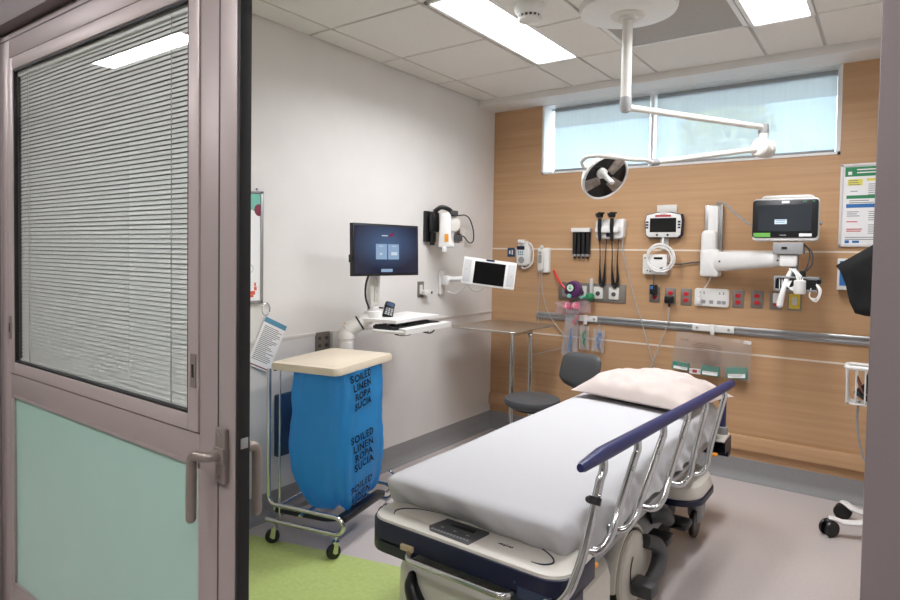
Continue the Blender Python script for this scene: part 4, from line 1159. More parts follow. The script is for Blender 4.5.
# medical gas panel
x0, x1 = .63, 1.18; M = back((x0+x1)/2, 1.205)
r = thing('medical_gas_panel', 'brushed steel panel of medical gas outlets low on the maple wall', 'panel', ((x0+x1)/2, 0, 1.13))
MB().prism(rrect(x1-x0, .14, .004), 0, .008, M, .002).build('plate', brushed, r)
for x in (-.20, -.07, .06, .185):
    g_ = MB().prism(rrect(.078, .092, .006), .008, .020, M @ Matrix.Translation((x, 0, 0)), .004).build('gas_outlet', offw if x > -.1 else alum, r)
    b = MB(); b.lathe([(.018, .018), (.016, .026), (.006, .026)], M @ Matrix.Translation((x, -.006, 0)), 18); b.build('port', dgrey, g_)
# regulator on the panel
M = back(.795, 1.225)
r = thing('vacuum_regulator', 'round purple and black suction regulator on the gas panel', 'regulator', (.795, 0, 1.15), )
MB().cyl(M @ V((0, -.01, .018)), M @ V((0, -.01, .06)), .016).build('connector', alum, r)
MB().lathe([(.03, .05), (.062, .055), (.068, .07), (.066, .10), (.055, .112), (.03, .116)], M, 12).build('body', purple, r)
b = MB(); b.lathe([(.038, .112), (.038, .121), (.034, .123), (.004, .123)], M @ Matrix.Translation((-.012, .012, 0)), 28); gz = b.build('gauge', black, r)
b = MB(); b.lathe([(.028, .1215), (.027, .1245), (.002, .1245)], M @ Matrix.Translation((-.012, .012, 0)), 24); b.build('dial', mat('dial_face', (205, 222, 210), .5), gz)
b = MB(); b.box((-.012, .006, .125), (.02, .006, .001), M); b.box((-.012, .02, .125), (.006, .018, .001), M); b.build('needle', greenp, gz)
b = MB(); b.lathe([(.016, .10), (.016, .125), (.012, .13)], M @ Matrix.Translation((-.02, -.05, 0)), 16); b.build('cap', tealm, r)
MB().lathe([(.012, .03), (.012, .09), (.008, .1)], M @ Matrix.Translation((.065, -.06, 0)), 14).build('side_knob', tealm, r)
r = tag(MB().tube([M @ V((-.04, -.03, .085)), M @ V((-.09, .02, .085)), M @ V((-.135, .065, .07)), M @ V((-.20, .14, .03))], .009, 10, 6).build('red_tube', mat('red_tubing', (206, 34, 40), .35)), 'short red tube sticking out from the purple regulator', 'tube')
# green flowmeter
M = back(.925, 1.20)
r = thing('oxygen_flowmeter', 'clear flowmeter tube with a green knob on the gas panel', 'flowmeter', (.925, 0, 1.15))
MB().cyl(M @ V((0, -.02, .02)), M @ V((0, -.02, .075)), .014).build('connector', alum, r)
MB().lathe([(.026, -.022), (.028, -.01), (.028, .018), (.02, .026)], face((.925, -.075, 1.175), (-.4, -.9, 0)), 20).build('knob', greenp, r)
MB().cyl(M @ V((0, .0, .05)), M @ V((0, .115, .05)), .014).build('flow_tube', seethrough('clear_tube', (238, 240, 238), .45, .1, fres=False), r)
MB().cyl(M @ V((0, -.03, .05)), M @ V((0, -.07, .05)), .010, .006).build('nozzle', greenp, r)

# pink items in a clear pouch, hanging bags
def pouch(name, lab, cat, cx, zt, zb, w, y0=-.03, tilt=0, flare=.0, thick=.02, m=clearb, group=None, seam=True):
    M = face((cx, y0, (zt+zb)/2), (0, -1, 0), (0, 0, 1), tilt); h = zt - zb
    b = MB()
    def ptb(u, v, s):
        uu, vv = 2*u-1, 2*v-1
        x = w/2*uu*(1 + flare*(-vv)); y = h/2*vv
        e = max(0, (1-uu**4)*(1-((v-.35)/.66)**4 if v > .35 else 1-((.35-v)/.36)**4))**.5
        z = s*thick*.5*e + noise.noise(V((x*14+cx*9, y*14, s*.3)))*.008 + .004*math.sin(uu*9+vv*4)
        return M @ V((x, y, z))
    n1, n2 = 18, 18
    A_ = [[b.bm.verts.new(ptb(i/n1, j/n2, 1)) for j in range(n2+1)] for i in range(n1+1)]
    B_ = [[A_[i][j] if i in (0, n1) or j in (0, n2) else b.bm.verts.new(ptb(i/n1, j/n2, -1)) for j in range(n2+1)] for i in range(n1+1)]
    for i in range(n1):
        for j in range(n2):
            for Q in ((A_[i][j], A_[i+1][j], A_[i+1][j+1], A_[i][j+1]), (B_[i][j], B_[i][j+1], B_[i+1][j+1], B_[i+1][j])):
                try: b.bm.faces.new(Q)
                except ValueError: pass
    o = tag(b.build(name, m, None, sharp=60), lab, cat, group)
    XF[o] = None
    return o, M
filmw = seethrough('milky_film', (240, 240, 242), .20, .25, fres=False)
filmp = seethrough('pinkish_film', (246, 236, 238), .18, .25, fres=False)
o, M = pouch('clear_pouch', 'crumpled clear pouch of pink fittings hanging under the purple regulator', 'bag', .775, 1.135, 1.03, .30, -.05, .12, .0, .07, filmp)
for k, (x, z) in enumerate(((.735, 1.09), (.80, 1.095))):
    t_ = thing('pink_fitting', ('pink round fitting in the clear pouch, nearer the corner' if k == 0 else 'pink round fitting in the clear pouch, nearer the bed'), 'fitting', (x, -.05, z-.03), 'pink fittings in the pouch')
    Mq = face((x, -.05, z), (1, -.25, .1))
    MB().lathe([(.022, -.03), (.03, -.024), (.03, .022), (.022, .03)], Mq, 20).build('body', pink, t_)
    MB().lathe([(.031, -.006), (.033, -.003), (.033, .004), (.031, .007)], Mq, 20).build('band', mat('pale_pink', (244, 190, 204), .4), t_)
o, M = pouch('suction_kit_bag', 'long clear bag holding a blue suction swab, hung over the equipment rail', 'bag', .765, 1.06, .70, .125, -.05, -.06, .14, .045, filmw)
r = thing('suction_swab', 'blue stick lying upright inside the long clear bag', 'swab', (.765, -.05, .745))
MB().cyl((.752, -.05, .735), (.765, -.05, .86), .012).build('shaft', bluep, r); MB().cyl((.765, -.05, .86), (.772, -.05, .92), .009, .006).build('tip', bluep, r)
b = MB(); b.tube([(.80, -.045, 1.02), (.81, -.05, 1.0), (.79, -.05, .97), (.80, -.05, .945)], .012, 10, 5); tag(b.build('red_clip', mat('red_clip_plastic', (200, 30, 44), .4)), 'curled red clip at the mouth of the long clear bag', 'clip')
def hung(x, zt, zb, w, m, lab, txt):
    o, M = pouch('sterile_pouch', lab, 'pouch', x, zt, zb, w, -.035, .03 if m is greenp else -.05, .03, .02, filmw, 'sterile pouches on the rail')
    b = MB()
    pts = [V((-.008, .06 if m is bluep else .03, .0)), V((.010, .045, .0)), V((-.010, .01, 0)), V((.008, -.01, 0)), V((-.006, -.035, 0)), V((.006, -.06, 0))]
    b.tube([M @ p for p in pts], .010 if m is bluep else .008, 8, 6)
    tag(b.build('pouch_insert', m), txt, 'tubing')
    b = MB(); b.torus((0, 0, 0), .012, .003, face((x, -.03, zt+.006), (.6, -.8, 0)), 18, 6); b.tube([(x, -.03, zt+.015), (x, -.027, .985)], .003, 6); o2 = b.build('hang_ring', greyp, o)
hung(.868, .945, .76, .085, greenp, 'narrow clear pouch with green content hanging from the rail', 'green curled tubing seen inside the narrow pouch')
hung(.985, .93, .755, .095, bluep, 'narrow clear pouch with blue content hanging from the rail', 'blue curled tubing seen inside the narrow pouch')
# larger clear bag with green packs
o, M = pouch('supply_bag', 'wide clear plastic bag of green packs hanging from the equipment rail', 'bag', 1.80, .955, .685, .50, -.05, -.06, .035, .06, seethrough('bag_film', (242, 240, 238), .13, .12, fres=False))
b = MB()
for i in range(11): 
    w = .20*(1-.25*random.random()); b.box((-.02, .075-i*.014, .030), (w, .004, .0008), M)
for x in (-.19, -.16, .13, .16, .19): b.box((x, .085-.02*(x > 0), .025), (.02, .005, .0008), M)
b.build('print_lines', mat('brown_print', (122, 96, 88), .7), o)
b = MB(); b.box((.218, .122, .0), (.045, .02, .012), M); b.build('bag_clip', whitep, o)
for k, (x, z, w, h, lab) in enumerate(((1.605, .725, .11, .055, 'small green pack at the corner side end of the clear bag'), (1.80, .715, .115, .07, 'green pack with white label in the middle of the clear bag'), (1.965, .72, .125, .075, 'green pack with white label at the poster side end of the clear bag'))):
    t_ = thing('supply_pack', lab, 'pack', (x, -.05, z-h/2), 'green packs in the clear bag')
    Mq = face((x, -.052, z), (.05, -1, .1), (0, 0, 1), (-.06, -.02, .1)[k])
    MB().prism(rrect(w, h, .008), -.016, .016, Mq, .005).build('wrapper', packg, t_)
    MB().box((.0, -h*.25, .0165), (w*.85, h*.36, .001), Mq).build('label_strip', paper, t_)
r = thing('supply_pack', 'small white pack with a red mark low in the clear bag', 'pack', (1.70, -.05, .675), 'green packs in the clear bag')
Mq = face((1.70, -.052, .698), (0, -1, 0)); MB().prism(rrect(.075, .035, .004), -.01, .01, Mq, .003).build('wrapper', paper, r); MB().box((0, .003, .0108), (.03, .02, .001), Mq).build('red_mark', redm, r)

# electrical outlets
def duplex(x, z=1.21, lab='', red=True, m=brushed):
    M = back(x, z); r = thing('wall_outlet', lab, 'outlet', (x, 0, z-.06), 'outlets in a row on the maple wall')
    b = MB(); outlet_plate(b, M, .074, .118); b.build('plate', m, r)
    for s in (1, -1):
        so_ = MB().prism([(.019*math.cos(a)*1.0, .017*math.sin(a)*.9) for a in [2*PI*k/18 for k in range(18)]], .005, .0095, M @ Matrix.Translation((0, s*.022, 0)), .002).build('socket', redm, r)
        b = MB()
        for sx in (-1, 1): b.box((sx*.006, s*.022+.002, .0098), (.0022, .008, .0006), M)
        b.build('slot', black, so_)
    return r, M
def plug_on(r, M, dz, m, w=.05, h=.05, d=.045, drop=None):
    b = MB(); b.box((0, dz, .01+d/2), (w, h, d), M, .008); p_ = b.build('plug', m, r)
    b = MB(); b.cyl(M @ V((0, dz-h*.5, .03)), M @ V((0, dz-h*.5-.03, .03)), .009, .005, 12); b.build('strain_relief', m, p_)
    return p_
r, M = duplex(1.392, 1.215, 'red duplex outlet with a black plug below the white regulator box'); plug_on(r, M, .035, black, .05, .075, .04)
b = MB(); b.box((-.008, .05, .052), (.016, .022, .004), M); b.build('blue_tag', bluep, r)
b = MB(); b.tube([M @ V((.0, .07, .03)), M @ V((0, .12, .03)), M @ V((.0, .15, .03))], .004, 8, 4); b.build('cord', dgrey, r)
r, M = duplex(1.505, 1.208, 'red duplex outlet with a black plug and a grey cord hanging to the bed'); plug_on(r, M, -.024, black, .058, .05, .05)
b = MB(); b.tube([M @ V((.0, -.075, .03)), M @ V((-.01, -.20, .03)), M @ V((-.06, -.36, .03)), M @ V((-.11, -.50, .04)), M @ V((-.14, -.62, .06))], .0045, 8, 8); b.build('power_cord', silver, r)
duplex(1.613, 1.207, 'red duplex outlet with nothing plugged in, left of the white control panel')
duplex(1.951, 1.212, 'red duplex outlet with nothing plugged in, just right of the white control panel')
duplex(2.066, 1.216, 'red duplex outlet with nothing plugged in, below the patient monitor arm end')
r, M = duplex(2.18, 1.214, 'red duplex outlet with a tall white plug'); b = MB(); b.box((0.006, .018, .03), (.042, .065, .04), M, .007); b.build('plug', whitep, r)
M = back(2.285, 1.216); r = thing('wall_outlet', 'yellow faced outlet with a white socket at the end of the row', 'outlet', (2.285, 0, 1.15), 'outlets in a row on the maple wall')
b = MB(); outlet_plate(b, M, .078, .118); b.build('plate', brushed, r)
b = MB(); b.prism(rrect(.062, .096, .003), .006, .0072, M); b.build('face', yellowm, r)
b = MB(); b.prism(rrect(.028, .05, .004), .006, .014, M, .002); b.build('socket', offw, r)
# white control panel
M = back(1.785, 1.212)
r = thing('bedside_control_panel', 'wide white rounded bedside control panel between the red outlets', 'panel', (1.785, 0, 1.15))
MB().prism(rrect(.225, .125, .018), 0, .02, M, .008).build('housing', whitep, r)
b = MB()
for x in (-.06, .065):
    for dx in (-.012, .012): b.box((x+dx, .032, .0205), (.008, .018, .001), M)
for x in (-.05, .0, .05, .08): b.prism(rrect(.026, .024, .005), .0195, .0215, M @ Matrix.Translation((x, -.03, 0)))
b.build('button', greyp, r)
MB().prism(rrect(.03, .045, .004), .018, .045, M @ Matrix.Translation((-.082, -.025, 0)), .003).build('plug', whitep, r)
b = MB(); b.tube([M @ V((-.082, .0, .04)), M @ V((-.05, .05, .05)), M @ V((-.02, .10, .05)), M @ V((0, .15, .04))], .004, 8, 5); b.build('cord', whitep, r)

# patient monitor arm + channel
r = thing('monitor_arm', 'white articulated monitor arm on a vertical aluminium wall channel', 'arm', (1.79, 0, 1.36))
MB().bb(1.73, 1.845, -.03, 0, 1.363, 1.845, .004).build('wall_channel', alum, r)
MB().bb(1.755, 1.82, -.05, -.028, 1.56, 1.84, .008).build('channel_cover', whitep, r)
M = back(1.79, 1.49, -.03)
MB().prism(rrect(.10, .165, .03), 0, .06, M @ Matrix.Translation((-.02, .10, 0)), .02).build('slider_block', whitep, r)
MB().prism(rrect(.125, .185, .02), 0, .085, M @ Matrix.Translation((-.005, -.04, 0)), .02).build('pivot_block', whitep, r)
p0, p1 = V((1.83, -.10, 1.462)), V((2.27, -.30, 1.478))
d = (p1-p0).normalized(); up_ = V((0, 0, 1)); nn = V((d.y, -d.x, 0))
ringsl = []
for t, h0, h1, wd in ((-.02, -.04, .045, .02), (0, -.062, .062, .035), (.05, -.066, .066, .038), (.5, -.052, .062, .036), (.9, -.038, .05, .033), (1.0, -.03, .04, .028), (1.02, -.01, .02, .01)):
    p = p0 + (p1-p0)*t
    ringsl.append([p + nn*wd*math.cos(a)*.9 + up_*((h0+h1)/2 + (h1-h0)/2*math.sin(a)) for a in [2*PI*k/20 for k in range(20)]])
am = MB().rings(ringsl).build('spring_arm', whitep, r)
b = MB()
for t in (.10, .93): q = p0 + (p1-p0)*t + nn*.036; b.cyl(q, q - V((0, .004, 0)), .006, n=12)
b.build('screw', dgrey, am)
MB().bb(2.235, 2.33, -.345, -.255, 1.44, 1.515, .012).build('tilt_head', whitep, r)
MB().bb(2.20, 2.36, -.36, -.25, 1.515, 1.585, .006).build('mount_bracket', greyp, r)
b = MB(); b.box((2.262, -.362, 1.552), (.03, .004, .012)); b.build('bracket_knob', black, r)
b = MB(); b.tube([(1.80, -.03, 1.845), (1.82, -.05, 1.862), (1.88, -.10, 1.84), (1.97, -.2, 1.76), (2.06, -.30, 1.70), (2.12, -.28, 1.68)], .006, 8, 8); b.build('cable', greyp, r)
b = MB(); b.tube([(2.36, -.29, 1.57), (2.40, -.30, 1.53), (2.40, -.30, 1.45), (2.35, -.30, 1.40), (2.31, -.30, 1.385)], .005, 8, 8); b.tube([(2.35, -.28, 1.58), (2.385, -.27, 1.53), (2.37, -.28, 1.43), (2.32, -.29, 1.40)], .004, 8, 8); b.build('cable', dgrey, r)
# monitor
M = face((2.26, -.345, 1.722), (.06, -1, .03), (0, 0, 1), .0)
r = thing('patient_monitor', 'black framed patient monitor with dim screen and green sticker on wall arm', 'monitor', (2.26, -.345, 1.585))
MB().prism(rrect(.350, .255, .02), -.09, -.002, M, .01).build('housing', whitep, r)
MB().prism(rrect(.346, .228, .018), -.02, .006, M @ Matrix.Translation((-.003, .005, 0)), .006).build('bezel', black, r)
MB().bb(-.145, .135, -.07, .088, .0055, .0075, 0, M).build('screen', scr_dk, r)
b = MB(); b.bb(-.168, -.076, -.105, -.080, .006, .0075, 0, M); b.build('green_sticker', mat('green_sticker', (104, 170, 74), .5), r)
b = MB(); b.bb(.075, .14, -.102, -.084, .006, .0078, .0005, M); b.bb(-.02, .02, .096, .110, .006, .0078, 0, M); b.build('white_sticker', paper, r)
b = MB(); b.bb(-.055, .01, -.028, .0, .0075, .0085, 0, M); lb = b.build('screen_note', mat('pale_label', (206, 222, 224), .5), r)
b = MB(); lines(b, M, -.05, .005, -.006, 2, .012, .003, .2, .0088); b.build('note_lines', bluep, lb)
b = MB(); b.box((-.01, -.094, .0065), (.035, .005, .001), M); b.build('maker_mark', greyp, r)
b = MB(); b.box((.1, .105, .0065), (.02, .006, .001), M); b.box((.145, .105, .0065), (.012, .006, .001), M); b.build('indicator', greenp, r)
b = MB(); b.tube(fillet([M @ V((-.13, .12, -.06)), M @ V((-.12, .142, -.05)), M @ V((.13, .142, -.05)), M @ V((.15, .12, -.06))], .02), .009, 10); b.build('carry_handle', whitep, r)
b = MB(); b.lathe([(.012, 0), (.011, .014), (.006, .016)], face(M @ V((.175, -.02, -.04)), (1, 0, 0)), 16); b.build('side_knob', greyp, r)
# module rack beneath
r = thing('module_rack', 'open grey bracket of cables and modules under the patient monitor', 'rack', (2.32, -.32, 1.29))
b = MB(); b.bb(2.22, 2.44, -.40, -.39, 1.30, 1.31, .002); b.bb(2.22, 2.44, -.27, -.26, 1.30, 1.385, .002); b.bb(2.218, 2.226, -.40, -.26, 1.30, 1.385, .002); b.bb(2.226, 2.44, -.40, -.26, 1.298, 1.304); b.bb(2.22, 2.44, -.40, -.392, 1.375, 1.385, .002); b.build('bracket', greyp, r)
b = MB(); b.bb(2.29, 2.33, -.30, -.262, 1.38, 1.515, .004); b.build('hanger_stem', greyp, r)
b = MB(); b.bb(2.23, 2.30, -.385, -.275, 1.305, 1.372, .003); b.bb(2.37, 2.435, -.385, -.275, 1.305, 1.365, .003); b.bb(2.345, 2.375, -.35, -.30, 1.37, 1.42, .004); b.bb(2.435, 2.455, -.36, -.3, 1.345, 1.37, .003); b.build('module', black, r)
b = MB()
for x in (2.245, 2.258, 2.271): b.bb(x, x+.004, -.388, -.384, 1.31, 1.37)
b.build('module_stripe', paper, r)
MB().lathe([(.028, 0), (.032, .008), (.032, .075), (.028, .08)], Matrix.Translation((2.355, -.41, 1.285)), 20).build('sensor_reel', whitep, r)
b = MB(); b.tube([(2.30, -.33, 1.42), (2.285, -.38, 1.37), (2.27, -.41, 1.30), (2.255, -.41, 1.22)], [.012, .014, .014, .018], 10, 6); b.ball((2.255, -.41, 1.215), .018); b.build('probe', whitep, r)
b = MB()
for k in range(4): b.tube([(2.29+.01*k, -.34, 1.43), (2.33+.012*k, -.40, 1.40-.01*k), (2.34, -.41, 1.34-.012*k), (2.30, -.41, 1.32), (2.28+.01*k, -.40, 1.36)], .0034, 8, 6)
for k in range(3): b.tube([(2.42, -.37, 1.36), (2.45+.006*k, -.40, 1.31), (2.44, -.40, 1.265-.01*k), (2.405, -.40, 1.27), (2.41, -.39, 1.32)], .003, 8, 6)
b.build('cable', whitep, r)

# notice on wall at right
M = back(2.71, 1.82)
r = thing('notice', 'framed printed notice with green header beside the patient monitor', 'poster', (2.71, 0, 1.57))
MB().prism(rrect(.40, .505, .004), 0, .008, M).build('sheet', paper, r)
b = MB()
for q in ((-.2, -.183, -.2525, .2525), (.183, .2, -.2525, .2525), (-.2, .2, -.2525, -.236), (-.2, .2, .236, .2525)): b.bb(*q, 0, .014, .003, M)
b.build('frame', mat('pale_frame', (214, 212, 210), .4), r)
b = MB(); b.bb(-.175, .175, .175, .232, .008, .0088, 0, M); b.bb(-.165, .165, .04, .06, .008, .0088, 0, M); b.build('green_band', greenp, r)
b = MB(); b.bb(-.165, .165, -.015, .008, .008, .0088, 0, M); b.build('blue_band', bluep, r)
b = MB(); b.bb(-.16, -.085, .12, .158, .008, .0088, 0, M); b.bb(-.065, .0, .145, .16, .008, .0088, 0, M); b.build('yellow_box', mat('yellow_print', (224, 214, 96), .6), r)
b = MB(); b.box((-.15, .195, .0092), (.02, .02, .0006), M); lines(b, M, -.115, .16, .215, 2, .018, .007, .1, .009); b.build('white_print', paper, r)
b = MB()
for x0, x1, y0, n in ((-.155, -.09, .15, 3), (-.145, -.1, .085, 1), (-.055, .16, .125, 6), (-.16, -.09, -.04, 3), (-.05, .16, -.04, 5), (-.05, .16, -.12, 5), (-.165, .1, -.195, 2), (-.15, .0, .028, 2)): lines(b, M, x0, x1, y0, n, .0125, .004, .35, .009)
b.build('print_lines', greyink, r)
b = MB(); lines(b, M, -.16, -.1, -.10, 1, .01, .006, .1, .009); lines(b, M, -.16, -.08, -.145, 2, .012, .006, .1, .009); b.build('red_print', mat('soft_red_print', (196, 86, 86), .6), r)
b = MB(); b.box((-.155, -.222, .009), (.022, .018, .0006), M); b.box((-.11, -.222, .009), (.035, .014, .0006), M); b.build('logo_print', bluep, r)
# glove / supply box below
M = back(2.665, 1.40)
r = thing('glove_box_holder', 'white wall box with blue printed labels partly behind the black cloth', 'box', (2.665, 0, 1.30))
MB().prism(rrect(.30, .19, .004), 0, .07, M, .003).build('holder', whitep, r)
b = MB(); b.box((-.12, .005, .0705), (.035, .15, .001), M); b.box((-.045, -.06, .0705), (.06, .05, .001), M); b.build('blue_label', bluep, r)
b = MB(); b.box((-.12, .06, .0715), (.03, .012, .001), M); b.box((-.08, .055, .0705), (.02, .03, .001), M); b.build('red_mark', redm, r)

# ================================================================ VITALS CART (mostly behind the jamb)
r = thing('vitals_cart', 'white wheeled equipment cart with a wire basket half hidden by the door jamb', 'cart', (2.86, -.52, 0))
MB().cyl((2.86, -.52, .14), (2.86, -.52, 1.50), .02).build('pole', whitep, r)
MB().lathe([(.06, .10), (.065, .12), (.04, .15), (.022, .17)], Matrix.Translation((2.86, -.52, 0))).build('base_hub', whitep, r)
for ex, ey in ((2.555, -.63), (2.60, -.33), (3.1, -.30), (3.12, -.72), (2.85, -.86)):
    e = V((ex, ey, 0)); c0 = V((2.86, -.52, 0)); dd = (e-c0)
    rr = []
    sd = V((-dd.y, dd.x, 0)).normalized()
    for t, z, w, h in ((.05, .115, .032, .016), (.4, .105, .028, .014), (.6, .085, .026, .013), (.8, .082, .026, .012), (.95, .098, .024, .010), (1.02, .098, .02, .009)):
        p = c0 + dd*t + V((0, 0, z)); rr.append([p + sd*w*math.cos(a) + V((0, 0, h*math.sin(a))) for a in [2*PI*k/14 for k in range(14)]])
    lg = MB().rings(rr).build('leg', whitep, r)
    Mw = Matrix.Translation((e.x, e.y, .044)) @ Matrix.Rotation(math.atan2(dd.y, dd.x)+.5, 4, 'Z') @ Matrix.Rotation(PI/2, 4, 'X')
    b = MB()
    for s in (-1, 1): b.lathe([(.008, s*.008-.008), (.040, s*.008-.008), (.044, s*.008), (.040, s*.008+.008), (.008, s*.008+.008)], Mw @ Matrix.Translation((0, 0, s*.013)), 26)
    wh = b.build('wheel', black, lg)
    b = MB(); b.cyl((e.x, e.y, .05), (e.x, e.y, .092), .012, n=12); b.ball((e.x, e.y, .075), (.028, .02, .018)); b.build('caster_cap', black, wh)
bx0, bx1, by0, by1, bz0, bz1 = 2.60, 2.82, -.50, -.36, .70, .90
b = MB(); 
b.tube(fillet([(bx0+.1, by0, bz1), (bx0, by0, bz1), (bx0, by1, bz1), (bx1, by1, bz1), (bx1, by0, bz1), (bx0+.1, by0, bz1)], .03), .012, 10)
bk_ = b.build('basket', whitep, r)
b = MB()
for k in range(6):
    x = bx0+.005 + k*.042; b.tube(fillet([(x, by0, bz1), (x, by0+.008, bz0), (x, by1-.008, bz0), (x, by1, bz1)], .02), .0042, 8)
for k in range(4):
    y = by0+.012 + k*.04; b.tube(fillet([(bx0, y, bz1), (bx0+.012, y, bz0), (bx1-.012, y, bz0), (bx1, y, bz1)], .02), .0042, 8)
b.build('basket_wire', whitep, bk_)
b = MB(); b.box((2.84, -.45, .88), (.05, .10, .03), ID, .005); b.build('basket_bracket', whitep, r)
b = MB(); b.tube([(2.66, -.43, .71), (2.655, -.425, .60), (2.67, -.42, .48), (2.70, -.42, .38), (2.76, -.42, .30), (2.83, -.48, .24)], .006, 8, 8)
b.tube([(2.70, -.40, .93), (2.72, -.40, 1.0), (2.80, -.44, 1.06), (2.85, -.5, 1.08)], .006, 8, 8); b.build('cable', greyp, r)
r = thing('cable_bundle', 'coiled black and brown cables lying in the white wire basket', 'cable', (2.68, -.43, .71))
b = MB()
for k in range(5): b.torus((0, 0, 0), .045-.003*k, .006, Matrix.Translation((2.68+.008*k, -.43, .735+.013*k)) @ Matrix.Rotation(.5+.2*k, 4, 'Y') @ Matrix.Rotation(.3*k, 4, 'X'), 28, 8)
b.build('black_coil', black, r)
b = MB(); b.torus((0, 0, 0), .05, .005, Matrix.Translation((2.665, -.43, .80)) @ Matrix.Rotation(1.2, 4, 'Y'), 28, 8); b.build('brown_coil', mat('brown_cable', (140, 96, 80), .5), r)
b = MB(); b.bb(2.685, 2.74, -.47, -.40, .76, .86, .006); b.build('plug_block', black, r)
# black cloth hung on the pole
b = MB()
prof = [(2.845, 1.63), (2.70, 1.57), (2.60, 1.50), (2.535, 1.455), (2.56, 1.42), (2.585, 1.35), (2.605, 1.26), (2.632, 1.20), (2.68, 1.188), (2.78, 1.185), (2.845, 1.20)]
cpt = V((2.74, -.52, 1.36))
def cl(x, z, s):
    w = .03 + .012*math.sin(x*55+z*7) + .02*noise.noise(V((x*9, z*5, s)))
    return V((x, -.52 + s*w*max(0.02, min(1, (x-2.53)/.1)), z))
N1 = len(prof)
for s in (-1, 1):
    rows = []
    for k in range(7):
        t = 1 - k/7
        rows.append([b.bm.verts.new(cl(cpt.x+(x-cpt.x)*t, cpt.z+(z-cpt.z)*t, s*(0.25 if k == 0 else 1))) for x, z in prof])
    for k in range(6):
        for i in range(N1):
            j = (i+1) % N1; q = (rows[k][i], rows[k][j], rows[k+1][j], rows[k+1][i]); b.bm.faces.new(q if s < 0 else q[::-1])
    b.bm.faces.new(rows[-1] if s < 0 else rows[-1][::-1])
    if s < 0: r0 = rows[0]
    else:
        for i in range(N1):
            j = (i+1) % N1; b.bm.faces.new((r0[i], rows[0][i], rows[0][j], r0[j]))
tag(b.build('black_cloth', blackcl, None, sharp=80), 'black cloth cover draped over the top of the equipment cart', 'cloth')

# ================================================================ computer screen content
sm = bpy.data.materials.new('computer_screen'); sm.use_nodes = True
nt = sm.node_tree; N = nt.nodes; L = nt.links; pb = N['Principled BSDF']
pb.inputs['Base Color'].default_value = (.01, .01, .012, 1); pb.inputs['Roughness'].default_value = .15
tcx = N.new('ShaderNodeTexCoord'); mpx = N.new('ShaderNodeMapping'); gr = N.new('ShaderNodeTexGradient'); gr.gradient_type = 'SPHERICAL'
mpx.inputs['Location'].default_value = (0, -.5*1.6, -.62*1.6); mpx.inputs['Scale'].default_value = (0, 1.6, 1.6)
L.new(tcx.outputs['Generated'], mpx.inputs[0]); L.new(mpx.outputs[0], gr.inputs[0])
rp = N.new('ShaderNodeValToRGB'); rp.color_ramp.elements[0].color = rgb((14, 24, 54)); rp.color_ramp.elements[1].color = rgb((74, 104, 146)); rp.color_ramp.elements[0].position = .1; rp.color_ramp.elements[1].position = 1.0
L.new(gr.outputs['Fac'], rp.inputs[0]); L.new(rp.outputs[0], pb.inputs['Emission Color']); pb.inputs['Emission Strength'].default_value = .42
for o in mo.children:
    if o.name.startswith('screen'):
        o.data.materials.clear(); o.data.materials.append(sm); scr_o = o
e1 = emission('screen_tile', (150, 176, 206), .5); e2 = emission('screen_white', (214, 224, 236), .5); e3 = emission('screen_red', (150, 42, 84), .45)
b = MB()
for x in (-.042, .048): MB().bb(x-.041, x+.041, -.055, .035, .0012, .0018, 0, Mm).build('login_tile', e1, scr_o)
MB().bb(-.045, .04, -.129, -.111, .0012, .0018, 0, Mm).build('task_strip', e1, scr_o); b = MB()
b = MB(); b.bb(-.055, -.037, -.028, -.018, .0018, .0022, 0, Mm); b.bb(.03, .075, -.03, -.012, .0018, .0022, 0, Mm)
for x in (-.046, .052): b.bb(x-.015, x+.015, .02, .024, .0018, .0022, 0, Mm)
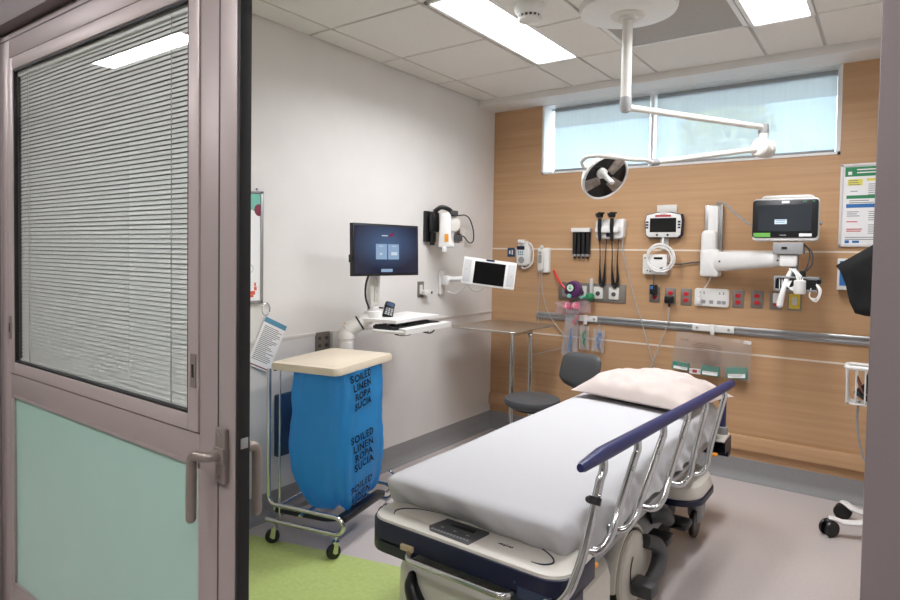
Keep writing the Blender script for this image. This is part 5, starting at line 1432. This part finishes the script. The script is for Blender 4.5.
b.bb(-.04, .005, .081, .086, .0012, .0018, 0, Mm); b.build('screen_text', e2, scr_o)
b = MB(); b.prism([(.012, .078), (.03, .08), (.046, .088), (.052, .112), (.036, .096), (.018, .09)], .0012, .002, Mm); b.build('bird_mark', e3, scr_o)

# ================================================================ world, sun-less sky through the window
w = bpy.data.worlds.new('sky'); scene.world = w; w.use_nodes = True
nt = w.node_tree; N = nt.nodes; L = nt.links
bg = N['Background']; sk = N.new('ShaderNodeTexSky'); sk.sky_type = 'NISHITA'; sk.sun_disc = False
sk.sun_elevation = math.radians(48); sk.sun_rotation = math.radians(200); sk.altitude = 100
L.new(sk.outputs[0], bg.inputs[0]); bg.inputs[1].default_value = 1.15
# tree outside
r = thing('tree', 'yellow green tree outside the window', 'tree', (-.1, 9, -.6))
MB().tube([(-.1, 9, -.6), (-.05, 9.1, 2.6), (-.1, 9, 4.2)], [.22, .16, .08], 12, 5).build('trunk', mat('bark', (104, 88, 70), .9), r)
b = MB(); rnd = random.Random(3)
for i in range(900):
    a, c_, q = rnd.uniform(0, 2*PI), rnd.uniform(-1, 1), rnd.random()**.4
    s_ = math.sqrt(1-c_*c_); p = V((-.1 + .95*q*s_*math.cos(a), 9 + .9*q*s_*math.sin(a), 4.2 + 1.2*q*c_))
    M = Matrix.Translation(p) @ Matrix.Rotation(rnd.uniform(0, 6), 4, V((rnd.uniform(-1, 1), rnd.uniform(-1, 1), 1)).normalized())
    b.prism([(-.16, 0), (0, -.06), (.16, 0), (0, .06)], 0, .01, M)
b.build('foliage', mat('spring_leaf', (238, 238, 176), .6), r)

scene.view_settings.view_transform = 'Standard'; scene.view_settings.look = 'None'
scene.view_settings.gamma = 1; scene.view_settings.use_curve_mapping = False
scene.view_settings.exposure = 0.91
scene.cycles.use_denoising = True
scene.cycles.max_bounces = 10; scene.cycles.diffuse_bounces = 6; scene.cycles.glossy_bounces = 4; scene.cycles.transmission_bounces = 8; scene.cycles.transparent_max_bounces = 16
scene.cycles.caustics_reflective = False; scene.cycles.caustics_refractive = False
